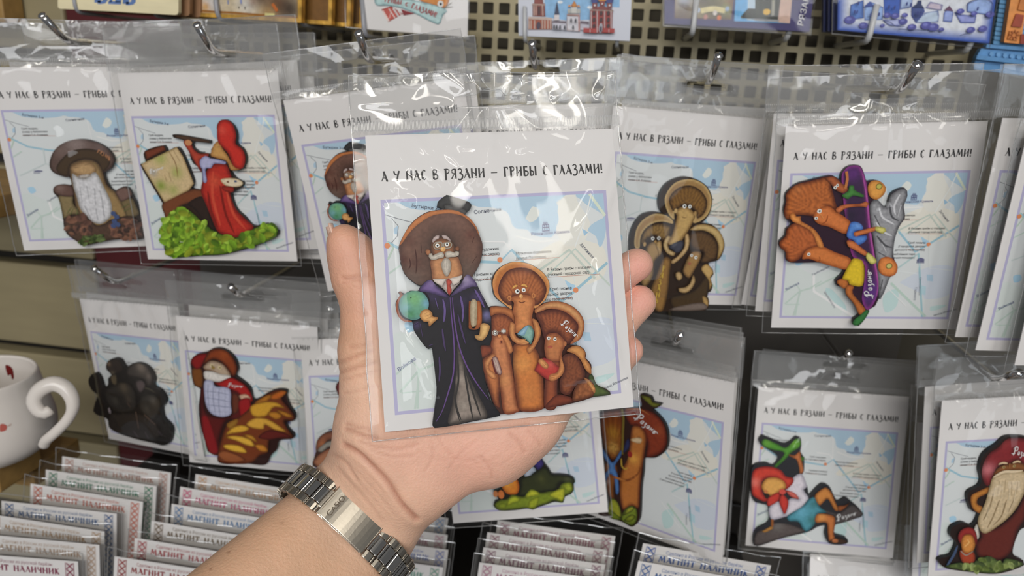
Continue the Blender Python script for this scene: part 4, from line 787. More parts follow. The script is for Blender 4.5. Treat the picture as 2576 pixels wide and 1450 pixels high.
# --- skateboard
f = Fig('p6', K6, .0011, 'flat wooden magnet of orange mushrooms riding a purple skateboard', front='2a1424')
f.base('0 650 50 600 60 540 110 500 60 450 38 380 53 300 58 230 150 148 250 118 400 82 470 76 530 108 540 60 580 8 620 -12 700 -12 732 40 762 128 800 118 870 122 928 180 903 250 850 288 930 350 978 230 1090 182 1115 250 1083 340 1093 440 1043 520 1003 640 993 780 1028 860 1013 930 963 960 903 1110 863 1150 833 1210 783 1240 753 1310 690 1384 645 1374 645 1320 700 1280 650 1190 598 1130 578 1060 498 1030 488 990 560 900 430 852 340 833 100 833 58 790 58 740 8 700')
f.p('grey_spray', '790 330 850 285 930 350 975 240 1085 187 1110 255 1080 340 1085 440 1040 520 1000 650 985 790 960 960 900 1110 870 1150 860 1000 830 700 800 500', '8c8c90', '4c4c50', 2.2, nz=.4); f.ss('grey_spray', 16, 'c2c2c6', '1050 240 1000 340 1010 420', '870 360 900 440 1000 500', '840 480 900 560 980 600', '880 640 930 740', '1060 330 1030 440'); f.ss('grey_spray', 14, '46464a', '960 330 980 430 1040 470', '830 420 880 520', '850 600 920 680 980 700', '900 980 880 1080', '860 740 930 780')
f.p('skateboard', '545 70 580 15 620 -8 690 -8 725 40 760 160 780 400 800 600 830 800 860 1000 855 1110 800 1220 760 1240 720 1150 740 1000 740 850 640 780 600 600 570 400 550 200', '35203f', '84307a', 2.0, splats=[(800,1080,120,'5a2f7c',.8),(640,60,70,'5a2a70',.8),(610,430,80,'201c2c',.7)]); f.s('skateboard', '725 60 765 300 790 560 830 820 858 1010 845 1120', 14, 'a04a90')
f.p('wheels', '770 180 800 125 870 122 920 165 925 210 900 250 850 285 790 260', 'd09244', '9a5c22', 1.8); f.dot('wheels', 868, 170, 27, 27, '6c5a24'); f.dot('wheels', 868, 170, 20, 20, 'b0a850'); f.p('wheels', '860 880 880 800 960 785 1025 850 1020 920 980 950 900 940', 'd07e40', '944a1e', 1.8); f.dot('wheels', 955, 862, 27, 27, '6c5a24'); f.dot('wheels', 955, 862, 20, 20, 'bab46a')
f.p('big_mushroom', '45 390 60 300 65 230 150 155 260 125 400 90 470 90 450 150 480 270 500 380 420 350 330 460 290 430 150 420 120 450 60 450', 'b4642f', '501f0d', 2.8, rays=(370, 420, 44, '54240f', .55), splats=[(160,200,50,'c47a44',.4)]); f.p('big_mushroom', '320 380 420 340 500 390 620 480 600 560 560 580 430 520 350 500 300 450', 'c26e38', '8a441a', 2.2)
f.eye(350, 385, 19); f.eye(322, 447, 14); f.s('big_mushroom', '355 405 382 446', 14, 'd2904e'); f.s('big_mushroom', '365 500 410 472 424 418', 6, '7c3814')
f.p('small_mushroom', '400 95 480 85 530 130 600 190 560 230 490 200 450 150', 'a2562f', '5a2915', 1.6); f.eye(487, 180, 14); f.eye(507, 160, 12); f.s('small_mushroom', '575 190 592 110 585 40', 22, 'b06c3a', (1, 1)); f.p('green_shirt', '545 250 600 210 610 165 650 165 655 200 700 225 740 250 730 265 640 250 600 280', '427c38', '285020', 1.4)
f.p('arms', '490 370 560 330 700 320 760 300 780 320 760 350 700 345 580 360 520 400', 'c26e40', '884420', 1.3)
f.p('blue_shorts', '630 480 700 490 730 540 660 560 650 600 760 600 745 650 680 680 650 640 590 610 600 540', '4d7cc2', '2f4f94', 1.6, splats=[(690,510,30,'7aa2d8',.5)]); f.p('legs', '650 570 720 550 840 520 845 550 720 590 660 605', 'c26e3c', '884420', 1.0); f.p('socks', '840 520 920 530 930 560 900 580 840 555', 'cac26c', '8c8638', 1.0); f.p('legs', '590 640 650 650 700 690 770 750 750 775 650 720 600 690', 'c26e3c', '884420', 1.0); f.p('socks', '770 745 830 790 845 830 800 845 755 790', 'd0ca74', '8c8638', 1.0)
f.p('running_mushroom', '5 650 55 600 70 540 130 490 200 500 300 560 340 640 340 700 250 720 180 800 100 830 60 790 55 740 10 700', 'b25f30', '501f0d', 2.6, rays=(290, 780, 42, '54240f', .5)); f.p('running_mushroom', '240 720 340 690 400 700 480 740 620 800 590 890 480 870 350 830 260 800 200 800', 'c27038', '8a441a', 2.2); f.eye(258, 760, 14); f.s('running_mushroom', '320 830 355 812 350 780', 6, '7c3814')
f.p('arms', '95 415 130 400 150 430 190 430 190 470 290 530 350 600 390 700 340 700 300 600 260 550 170 500 110 470', 'd08744', '8a4a20', 1.3)
f.p('legs', '500 1000 550 970 600 1000 590 1050 560 1060', 'b2662f', '743c14', 1.2); f.p('legs', '590 1030 650 1040 640 1100 750 1240 700 1285 650 1190 580 1100', 'b2662f', '743c14', 1.4); f.p('yellow_shorts', '620 830 650 795 730 830 735 1000 700 1040 610 1020 600 990 550 975 580 900', 'd0b226', '94780c', 1.8); f.p('shoes', '700 1290 760 1240 785 1250 740 1330 680 1380 640 1370 650 1330', '336c38', '1c4422', 1.2)
f.script(815, 1130, 800, 890, 70)
f.build()
# --- dark bronze group
f = Fig('p8', (220, 860, 4.833), .0013, 'flat wooden magnet of a dark bronze mushroom group', front='1d1a18', side='100e0d')
f.base('10 470 40 410 100 380 150 450 190 560 250 520 250 450 290 400 230 340 230 270 270 220 340 200 400 230 440 300 470 330 520 280 600 258 700 290 770 360 810 450 800 540 880 590 950 700 930 770 900 800 920 930 990 1000 1025 1080 1000 1220 920 1265 820 1240 640 1200 500 1160 360 1110 260 1040 250 960 200 920 110 890 70 850 90 750 120 650 60 600 20 530')
f.p('figures', '210 600 290 540 400 500 520 520 580 620 600 760 560 850 400 880 280 820 220 700', '2f2b27', '171513', 2.4, splats=[(440,560,80,'5c5040',.75),(340,720,60,'4a463e',.7),(500,700,50,'54483c',.6)]); f.p('figures', '640 680 740 640 840 660 890 740 880 850 800 960 700 900 630 800', '312d29', '171513', 2.4, splats=[(800,720,60,'565048',.75),(720,820,50,'46423a',.6)])
f.p('hat', '480 340 540 280 620 265 710 300 770 370 790 450 770 520 720 540 700 470 610 440 540 430 480 400', '3b3531', '1c1917', 2.0, splats=[(650,310,80,'74695f',.85),(740,420,40,'6a5e56',.7)]); f.p('head', '230 300 260 240 340 205 400 240 430 310 420 370 330 390 270 380', '2c2420', '191614', 1.6, splats=[(258,265,34,'745e48',.8),(310,395,40,'6c604e',.7)])
f.p('face', '590 490 660 468 702 520 685 580 640 622 600 560', '534848', '2c2626', 1.5); f.p('collar', '280 420 340 400 360 480 345 530 300 510', '5c503c', '2c2822', 1.4); f.s('collar', '690 560 760 580 820 620', 14, '4a4638')
f.p('plinth', '270 880 400 860 560 860 700 900 830 990 880 1090 850 1190 640 1190 480 1150 350 1090 260 1030', '2b2623', '161412', 2.2, nz=.4); f.ss('plinth', 24, '6c574b', '480 740 525 800', '585 850 622 1060', '690 890 830 1015'); f.ss('plinth', 20, '5c5058', '860 1085 905 1140', '560 1090 620 1170', '700 1100 740 1180'); f.dot('plinth', 268, 840, 20, 40, '8a7f82')
f.build()
# --- red-coated mushroom
f = Fig('p9', (460, 860, 4.531), .0012, 'flat wooden magnet of a bearded mushroom in a red coat with yellow leaves', front='2a1210')
f.base('90 220 150 150 270 120 330 85 420 78 520 120 600 210 630 320 600 390 680 450 770 540 800 660 880 640 960 590 1080 545 1190 560 1180 620 1220 740 1280 830 1270 900 1180 920 1200 990 1270 1070 1240 1110 1100 1130 1070 1230 1000 1300 960 1390 880 1410 700 1390 500 1400 400 1370 390 1290 290 1260 250 1130 200 950 180 740 200 540 130 500 100 330')
f.p('coat', '200 540 250 540 240 700 280 820 400 860 540 850 560 700 540 560 620 560 760 640 770 850 640 900 500 900 420 1100 410 1290 300 1260 250 1100 200 900', '521412', '2c0a0a', 2.6); f.p('coat', '215 850 300 880 400 1200 390 1280 300 1260 230 1050', '7c161a', '4a0c0e', 1.6); f.p('coat', '560 600 640 620 640 780 570 820', '5c2c1c', '2c120c', 1.6)
f.p('sleeve', '100 320 200 300 230 380 220 520 130 490', '6e4016', '3c200c', 1.8); f.p('sleeve', '90 220 150 155 260 135 310 165 250 220 200 300 140 310', '7c1614', '4a0a0a', 1.8)
f.p('face', '230 290 310 220 400 230 470 270 530 350 540 390 450 400 340 340 250 320', 'a8937e', '684c38', 1.8); f.eye(330, 275, 22, '6c5020', 'c9ba94'); f.eye(420, 298, 22, '6c5020', 'c9ba94'); f.dot('face', 345, 298, 22, 20, '8c7440'); f.p('beard', '245 340 330 340 430 370 540 390 520 440 420 460 330 450 250 420', 'd0cbc6', 'a09a94', 1.8, nz=.25)
f.p('hat', '230 260 280 130 340 85 430 82 520 125 590 210 620 310 600 380 560 390 500 300 430 230 340 205', '7c3616', '36140a', 2.6, splats=[(470,150,60,'94481f',.6)])
f.p('scarf', '360 470 420 460 540 410 640 450 720 510 780 600 790 680 700 700 650 600 560 550 450 520', '9c1c1a', '5c0e0e', 1.8)
f.p('plaid_waistcoat', '250 450 340 450 370 510 530 540 545 720 550 820 460 860 340 830 270 740 245 600', 'adafc4', '888aa4', 2.0); f.ss('plaid_waistcoat', 6, '666c88', '290 470 285 600 305 790', '350 480 345 650 372 840', '415 520 410 700 422 855', '482 530 482 852', '247 565 400 580 540 612', '246 640 400 660 545 690', '262 720 400 735 550 752', '300 800 550 802')
f.p('glove', '640 620 720 600 770 650 700 685', 'c29e86', '8c6a54', 1.0); f.p('glove', '640 680 760 650 770 850 700 880 650 830', '8c181a', '560a0c', 1.6)
f.p('leaf_bundle', '430 1130 500 950 640 860 760 760 880 650 1060 555 1180 570 1130 650 1210 760 1270 850 1250 900 1160 900 1180 970 1250 1080 1200 1110 1000 1110 970 1260 880 1300 760 1390 500 1390 400 1360 400 1280', '6c3216', '381608', 2.2)
for q, c in [('770 740 900 690 1060 690 1160 760 1040 750 950 850 800 850','c4922e'),('500 940 620 880 620 940 540 1000','8c6424'),('720 940 820 870 960 880 1100 960 1180 1030 1050 1010 940 950 920 1000 800 990','c9983a'),('480 1070 560 980 680 950 760 990 700 1030 560 1050','cc9c34'),('470 1090 600 1070 760 1110 820 1190 740 1190 600 1130','d0a23a'),('460 1180 560 1170 680 1200 730 1270 600 1260 480 1220','d0a236'),('680 1060 790 1070 850 1150 760 1110','b5802a'),('820 1180 920 1180 970 1250 880 1250','b87628'),('1000 620 1120 560 1180 580 1100 650 1010 660','b45c20'),('1060 780 1160 800 1250 850 1180 860','b87a28'),('960 820 1060 800 1130 850 1060 890','b07424'),('820 700 940 620 1010 610 960 680','a86a20')]: f.p('leaf_bundle', q, c, '6c4010', 1.5, rays=None)
f.p('leaf_bundle', '400 1290 460 1240 600 1280 710 1350 620 1380 480 1370', '8c4e2a', '4a2010', 1.6); f.p('leaf_bundle', '860 1090 980 1010 1150 1040 1230 1090 1100 1100 980 1120', '5c1c16', '340e0c', 1.4)
f.script(515, 510, 690, 525, 40)
f.build()
# --- half-hidden pack by the wrist
f = Fig('p10', (480, 1000, 2.43), .0014, 'flat wooden magnet of a red-capped mushroom with a brown one at its foot', front='3c2218')
f.base('885 -60 905 -100 960 -130 1080 -120 1130 -30 1110 40 1080 120 1100 300 1080 420 900 450 800 440 745 420 750 380 765 330 770 270 800 230 850 210 930 200 965 120 960 40 910 0')
f.p('stem', '965 20 1070 20 1075 120 1090 300 1060 420 960 430 950 250 972 120', 'b08050', '6c4426', 2.4); f.p('face', '975 30 1065 30 1062 100 1015 125 978 95', 'c09464', '7c5430', 1.6); f.eye(1000, 62, 11); f.eye(1038, 60, 11); f.dot('face', 1020, 82, 9, 9, 'c89c68')
f.p('red_cap', '890 -58 908 -96 962 -124 1078 -114 1124 -30 1105 35 1010 20 915 -2', '6c1c18', '3c0e0e', 1.8)
f.p('mushroom_cap', '765 330 770 270 800 230 850 210 920 200 1050 220 1095 290 950 280 850 260 800 300', '7c4a34', '4a2a20', 2.0, splats=[(810,290,30,'b06a3c',.7)]); f.p('mushroom_cap', '775 320 850 268 960 284 1080 300 1000 310 860 300 800 335', '8f8a80', '5c544c', 1.2); f.p('brown_stem', '750 400 765 372 800 340 870 310 1000 320 1070 420 900 445 800 438', 'a06a4c', '6c3c2a', 2.2)
f.build()
# --- lettuce
f = Fig('p11', (1230, 1100, 7.248), .0011, 'flat wooden magnet of a figure in red and purple on lettuce leaves', front='1c1a10')
f.base('80 1250 100 1180 190 1140 88 1050 88 980 198 940 188 800 198 700 300 600 420 520 480 300 600 100 820 60 900 200 950 380 1000 470 1100 600 1150 680 1300 688 1480 716 1568 790 1545 860 1550 960 1494 1042 1384 1092 1354 1198 1200 1184 1050 1234 900 1284 800 1329 700 1304 500 1334 250 1349 148 1324')
f.p('clothes', '430 580 520 480 560 300 700 120 860 150 920 330 1000 480 900 600 800 500 700 500 640 640 520 680 430 650', '352a6c', '1c1640', 2.0); f.ss('clothes', 8, '5a5090', '470 580 460 650', '520 570 510 660', '570 560 565 650', '620 550 610 640', '880 400 960 560', '920 420 980 520')
f.p('clothes', '490 530 540 420 640 260 760 230 870 340 840 480 780 490 740 430 700 490 600 530 510 545', 'c23c2a', '7c1c18', 1.6); f.ss('clothes', 26, '3c1420', '570 460 610 530', '640 410 680 500', '710 340 745 440'); f.p('legs', '690 510 780 520 860 610 780 680 760 810 720 800 640 680', 'aab2be', '74808c', 1.6)
f.p('dark_leaves', '600 760 800 680 1000 560 1080 600 1150 690 1300 690 1540 760 1550 850 1300 830 1200 960 950 1000 700 1060 560 1060 580 900', '2e3216', '171b0d', 2.0, splats=[(950,760,70,'4a4c22',.7),(1430,770,60,'4a4e34',.7),(1000,850,60,'3a3e1a',.6)]); f.p('orange_cap', '200 800 260 700 350 680 460 720 540 830 545 980 480 1050 340 1040 260 960', 'd07c28', '90400d', 2.2, splats=[(340,830,90,'e2a64c',.8),(300,740,50,'c48a44',.7)]); f.dot('orange_cap', 120, 1040, 45, 62, 'b57244'); f.dot('orange_cap', 222, 1050, 55, 82, 'c26e36')
LET = '100 1230 200 1150 330 1130 420 1050 560 1080 650 1080 760 950 930 1010 1100 990 1250 960 1330 850 1480 820 1530 880 1530 980 1460 1040 1370 1080 1340 1190 1180 1160 1050 1220 900 1260 820 1320 720 1300 480 1320 230 1345 130 1300'
f.p('lettuce', LET, '707f1e', '343a10', 2.0, nz=.3)
for q, c in [('330 1260 350 1150 440 1080 560 1110 560 1170 440 1210','a7b02c'),('660 1100 770 960 930 1030 840 1080','b2b430'),('720 1290 740 1160 910 1090 900 1200 840 1290','8f9822'),('1090 1060 1250 960 1380 940 1350 1160 1230 1130','acac2c'),('1340 880 1470 840 1520 960 1420 990 1370 930','929c2c'),('150 1280 230 1200 320 1220 300 1310','7c8a22')]: f.p('lettuce', q, c, '5c6614', 1.6, nz=.25)
f.build()
# --- couple
f = Fig('p12', (1480, 980, 4.028), .0011, 'flat wooden magnet of a mushroom couple with a blue scarf', front='2a130c')
f.base('108 260 150 218 330 192 480 188 540 168 528 48 634 78 654 128 740 150 692 192 645 202 704 260 774 350 804 450 804 560 764 642 682 693 590 693 562 702 553 850 533 1000 523 1250 503 1342 440 1394 338 1343 218 1303 98 1262 198 1200 188 1000 158 850 148 700 108 500')
f.p('leaf', '530 60 630 85 650 130 735 150 660 180 560 100', '6e6e22', '3a3c10', 1.4); f.p('bearded_mushroom', '370 200 480 190 560 200 660 240 750 330 790 450 790 560 740 640 660 680 590 680 600 560 560 430 500 370 430 360 380 280', '782e17', '46140b', 2.6, nz=.25, splats=[(720,420,60,'8c4424',.6)]); f.s('bearded_mushroom', '380 205 520 205 620 260', 12, '9c5a2c')
f.p('scarf_mushroom', '120 280 160 225 260 210 340 220 350 400 340 600 250 720 180 620 130 450', '7c3e17', '320f0a', 2.6, rays=(250, 640, 34, '3c140b', .45), splats=[(250,440,80,'b8862f',.7),(250,590,70,'c69a4c',.85)]); f.ss('scarf_mushroom', 7, '5c3a14', '222 560 245 560', '275 578 300 585', '235 690 262 690'); f.s('scarf_mushroom', '258 570 250 640', 10, 'd0a656')
f.p('scarf_mushroom', '170 760 240 740 290 780 290 880 260 1000 260 1120 200 1060 180 900', '7c481c', '40200e', 1.8)
f.p('bearded_mushroom', '440 390 500 370 560 410 590 500 570 650 545 800 525 1000 510 1200 440 1180 350 1220 320 1050 330 850 400 700 420 560', 'a8662d', '54220f', 2.8, splats=[(455,700,60,'d29a42',.75),(380,1080,60,'b06a34',.6),(490,430,40,'b4743a',.6)]); f.ss('bearded_mushroom', 8, '3c1c0e', '448 458 462 478', '500 480 530 490'); f.s('bearded_mushroom', '480 470 478 510', 12, 'b8763c'); f.p('beard', '425 510 470 540 530 548 542 500 490 488', 'c9b08c', '94744c', 1.0)
f.s('vine', '340 200 355 300 350 450 345 660', 24, '6c5c20', (1, 1)); f.p('bird', '380 530 410 500 418 580 390 620 350 645', '262a50', '12142c', 1.0); f.dot('bird', 422, 660, 26, 34, '84201a'); f.s('vine', '335 700 340 780 375 810 400 790', 16, 'a88a34')
f.p('scarf', '120 560 200 680 250 740 330 620 330 680 270 780 300 880 310 1040 280 1060 260 900 220 860 180 930 170 860 210 780 140 660', '4d76ac', '2a4470', 1.4); f.p('arm', '205 868 300 890 400 910 500 850 520 780 525 830 470 900 380 937 290 912', 'b5743a', '743c16', 1.0)
for q, c in [('200 1250 230 1110 300 1150 335 1290 260 1295','8c8f26'),('215 1220 300 1280 342 1322 240 1312','6c7c20'),('335 1320 370 1220 440 1180 490 1220 490 1330 435 1380','6c7c22'),('350 1280 400 1200 472 1190 440 1240','949a2e'),('360 1330 430 1270 480 1290 430 1340','7f8a26')]: f.p('foliage', q, c, '2c340e', 1.6, nz=.3)
f.script(468, 300, 690, 472, 78)
f.build()
# --- boy with plane
f = Fig('p13', K13, .0011, 'flat wooden magnet of a red-capped boy with a green plane', front='26262a', side='121213')
f.base('135 108 168 70 262 105 440 165 560 84 606 98 616 190 606 260 646 330 646 480 626 520 686 660 706 755 790 672 860 622 935 652 986 755 1036 822 1122 782 1186 826 1275 905 1311 992 1150 1045 1004 1094 994 1190 1122 1236 1150 1292 1080 1320 935 1306 884 1200 895 1104 800 1116 690 1175 400 1246 108 1336 68 1260 104 1145 245 1054 236 880 170 856 54 786 54 446 200 384 298 412 352 340 322 286 152 176')
f.p('plane', '165 160 200 115 340 170 440 210 560 110 605 130 600 200 500 270 450 330 330 440 300 430 420 280 300 240 190 200', '4e8c2e', '2a4f1c', 1.8, splats=[(540,160,50,'74a83c',.7),(230,160,50,'6a9a3c',.6)]); f.p('plane', '640 310 652 345 622 372 600 330', '3c6a24', '24401a', .8)
f.p('plank', '80 1260 120 1170 250 1130 300 1080 450 1080 600 1130 660 1165 400 1240 115 1325', '544b49', '393130', 1.8, nz=.25, splats=[(350,1110,60,'74706c',.6)]); f.p('plank', '880 920 1040 960 1180 870 1265 910 1305 990 1000 1088 1000 1000 900 960', '4e4746', '352f2f', 1.6)
f.p('shirt', '250 900 360 830 420 970 480 800 585 800 440 700 520 560 600 510 640 540 680 660 640 690 700 800 640 880 500 980 430 1000 280 1030', 'cdc6ce', '94909c', 2.6); f.p('arm', '470 290 540 300 600 255 612 330 640 450 632 500 600 510 590 440 560 350 500 320', 'b86c3e', '7a4420', 1.3); f.s('arm', '285 1030 285 1110', 26, '8a5024', (1, 1)); f.p('arm', '165 1172 230 1130 280 1108 300 1130 200 1182', 'b27e40', '74501f', .9)
f.p('cap', '50 700 60 500 130 440 260 430 380 470 440 540 520 560 520 620 440 690 420 620 330 560 220 560 160 620 180 740 230 800 200 830 80 770', 'c03c2e', '781a18', 2.6, splats=[(90,610,60,'e07e70',.6)]); f.p('face', '165 640 220 565 330 555 420 600 440 670 380 700 300 760 220 740 180 700', 'd29c52', '966028', 2.2); f.dot('face', 212, 715, 22, 20, 'b87040'); f.dot('face', 226, 765, 26, 30, '2a1c14'); f.ss('face', 5, '8c5c28', '270 575 300 570', '310 590 350 585', '410 640 430 660')
f.p('neckerchief', '240 880 230 800 300 740 370 730 350 820', 'ba362c', '781c18', 1.4); f.p('neckerchief', '400 740 470 830 440 960 420 972 370 860 365 800', 'ba362c', '781c18', 1.6); f.p('neckerchief', '440 700 540 730 588 797 500 772', 'c26258', '903028', 1.0); f.dot('neckerchief', 400, 715, 38, 30, 'c24a40')
f.p('shorts', '460 990 620 890 700 800 770 780 820 880 900 950 800 970 770 1080 690 1165 640 1150 580 1060 480 1050', '4c8c9c', '24505a', 2.4, splats=[(620,950,70,'6cacc4',.6),(740,1040,60,'2c5a44',.6),(760,860,50,'2f5c54',.6)])
f.p('legs', '770 770 830 700 900 670 960 730 1000 830 1040 920 1000 930 920 800 870 830 820 870', 'c27e3e', '784218', 1.8); f.p('legs', '770 1030 800 970 900 970 990 1000 1000 1080 985 1200 1000 1250 940 1290 920 1200 900 1070 790 1070', 'ba6e38', '703a16', 2.0, splats=[(850,1010,50,'d89a54',.6)]); f.p('sandals', '1030 880 1110 870 1172 838 1120 900 1050 942', '8c4e28', '3c2010', 1.0); f.p('sandals', '930 1292 1010 1240 1100 1258 1145 1290 1080 1313', '3e281c', '1c1410', 1.2); f.dot('sandals', 1000, 1275, 34, 22, 'a8643a')
f.script(1030, 1048, 1255, 975, 66)
f.build()
# --- long-bearded red cap
f = Fig('p15', (2336, 1080, 3.9189), .0011, 'flat wooden magnet of a long-bearded mushroom with a dark red cap', front='241612', side='111010')
f.base('98 1300 150 1265 225 1248 275 1130 214 1050 234 970 340 924 430 956 475 910 495 832 424 804 384 680 404 616 500 564 524 500 504 400 534 276 598 206 678 154 758 84 860 70 1000 90 1100 200 1110 360 1060 500 1050 700 990 950 900 1000 830 1220 934 1296 946 1340 820 1395 660 1430 450 1416 178 1375')
f.p('cap', '525 450 545 330 600 240 690 180 760 110 850 85 980 110 1080 210 1095 350 1000 400 880 310 800 340 700 360 640 440 620 560 560 550', '7a2327', '481315', 2.8, splats=[(585,400,70,'c4747a',.75),(760,150,60,'8c3434',.5)])
f.p('body', '520 1010 680 970 820 860 900 750 960 640 960 860 880 1000 820 1200 700 1290 500 1260 470 1150 520 1060', '5c221a', '361210', 2.6); f.p('body', '590 560 612 540 600 640 570 660', '3c4a3c', '20281f', .8); f.p('arm', '420 660 480 620 590 575 580 630 490 680 480 740 530 770 510 830 450 800 420 740', 'b27430', '744018', 1.5)
f.p('face', '640 440 700 370 800 340 900 330 1000 380 1000 420 860 410 740 430 650 480', '7c4c28', '462614', 1.8); f.ss('face', 20, 'c6ae8c', '690 350 730 335 780 340', '830 335 880 318 910 330'); f.eye(742, 378, 15, '2a1a10', 'a08858'); f.eye(845, 366, 15, '2a1a10', 'a08858'); f.s('face', '800 340 795 390', 20, '9c6434')
f.p('beard', '640 470 740 430 850 415 960 430 970 560 890 740 800 860 680 960 560 1030 500 980 490 880 560 720 600 580', 'c0ab8a', '8a7654', 2.4, nz=.3); f.ss('beard', 11, '8c7656', '700 520 680 640', '760 500 750 620', '820 520 820 660', '880 520 870 640', '640 640 600 780 540 900', '700 700 640 860 580 980', '770 700 720 860 640 950', '840 700 790 820'); f.ss('beard', 9, 'dccdb2', '660 560 640 660', '730 560 720 680', '800 560 790 700', '860 600 840 720', '600 760 560 900'); f.s('beard', '640 475 740 425 850 420 930 410', 26, 'cfbb9c')
f.p('white_collar', '450 990 480 940 500 1060 470 1090', 'c9c4ba', '948e84', .8); f.p('small_mushroom', '310 1200 440 1210 450 1310 340 1320', '9c3e24', '5c2012', 1.5); f.p('small_mushroom', '290 1080 310 1010 380 970 450 990 480 1070 470 1150 430 1060 360 1050 320 1130', '8c2824', '561414', 1.4); f.p('small_mushroom', '320 1130 350 1050 430 1050 460 1140 430 1210 350 1220', 'c6823e', '804818', 1.8); f.s('small_mushroom', '380 1090 400 1120 350 1165', 14, 'dca462'); f.s('small_mushroom', '315 1200 370 1245 440 1205', 10, '8a8c80')
f.s('blue_stroke', '180 1350 250 1240 285 1150', 26, '3c4c6a'); f.p('foliage', '170 1360 300 1320 420 1330 560 1260 640 1270 720 1330 760 1280 880 1300 935 1340 800 1385 660 1420 450 1405', '5c6c38', '2c3a1c', 1.8, nz=.3); f.leaves('foliage', '250 1350 420 1340 560 1280 640 1290 720 1340 880 1310 800 1370 450 1395', 40, 40, ['7c8a4c', '5a6a30', '43522a', '8c9a5c'], 3)
f.script(830, 250, 1020, 285, 78)
f.build()
# --- the professor once more, in the pack behind the thumb (same magnet, a little smaller)
_g0 = PROF.fr.uv(1042, 767); _g1 = FR['p3'].uv(855, 524); _s = .90
def copy_magnet(src, root, s, off):
    c = src.copy(); COL.objects.link(c); c.parent = root; c.scale = (s, s, 1); c.location = (off[0], -off[1], 0.0)
    for ch in src.children: d = ch.copy(); COL.objects.link(d); d.parent = c
    return c
copy_magnet(PROF.ob, PK['p3'], _s, _g1 - _g0 * _s)
# ---------------------------------------------------------------- the hand holding the pack (one continuous surface)
def cv(px, py, z): return np.array([(px - CX) / F * z, (py - CY) / F * z, z])
def behind(px, py, r_px, gap=.003):
    "point whose ball of r_px pixels just clears the back of the held pack"
    r = r_px * HELD.depth(px, py) / F
    for it in range(4): z = HELD.depth(px, py, -(gap + r)); r = r_px * z / F
    return cv(px, py, z), r
WR_C = cv(872, 1333, .3010); WR_E = cv(520, 1735, .262)
A_ = WR_C - WR_E; A_ /= np.linalg.norm(A_)                       # along the forearm, towards the hand
B_L = np.array([.728, .686, .02]); B_L -= A_ * (B_L @ A_); B_L /= np.linalg.norm(B_L)   # across the wrist (thumb side -> little finger side)
N_ = np.cross(A_, B_L); N_ = N_ if N_[2] < 0 else -N_             # out of the inner wrist, towards the viewer
PR = []; GRP = [0]
def chain(pts, k=.006, grp=0):
    for (p, r), (q, s) in zip(pts[:-1], pts[1:]): PR.append((p, q, r, s, k, grp))
# forearm and wrist
for o1, r1, o2, r2 in ((-.0112, .0160, -.016, .0215), (0, .0150, 0, .0235), (.0112, .0155, .016, .0215)):
    chain([(WR_E + B_L * o2, r2), (WR_C + B_L * o1, r1)], .005)
# thumb
th = [behind(866, 606, 42), behind(884, 640, 57), behind(902, 700, 62), behind(922, 765, 59), behind(925, 820, 61), behind(924, 880, 68), behind(936, 970, 75, .004), behind(962, 1050, 98, .006)]
chain(th, .004)
then = behind(982, 1092, 116, .0065); chain([th[-1], then], .008)
chain([(WR_C - B_L * .0105 + A_ * .012, .0150), then], .009)
# little-finger side of the palm
ul = [(WR_C + B_L * .0105 + A_ * .012, .0150), behind(1072, 1198, 80, .010), behind(1240, 1113, 82, .007), behind(1330, 1064, 68, .005), behind(1394, 1004, 56, .004)]
chain(ul, .012)
# palm
mid = [(WR_C + A_ * .012, .0150), behind(1010, 1180, 84, .014), behind(1110, 1075, 82, .010), behind(1190, 960, 70, .008)]
chain(mid, .014); chain([then, behind(1080, 980, 80, .008), behind(1170, 900, 62, .006)], .010); chain([behind(1110, 1075, 82, .010), behind(1250, 1020, 78, .008)], .012); chain([behind(1240, 1113, 82, .007), behind(1250, 1020, 78, .008)], .012)
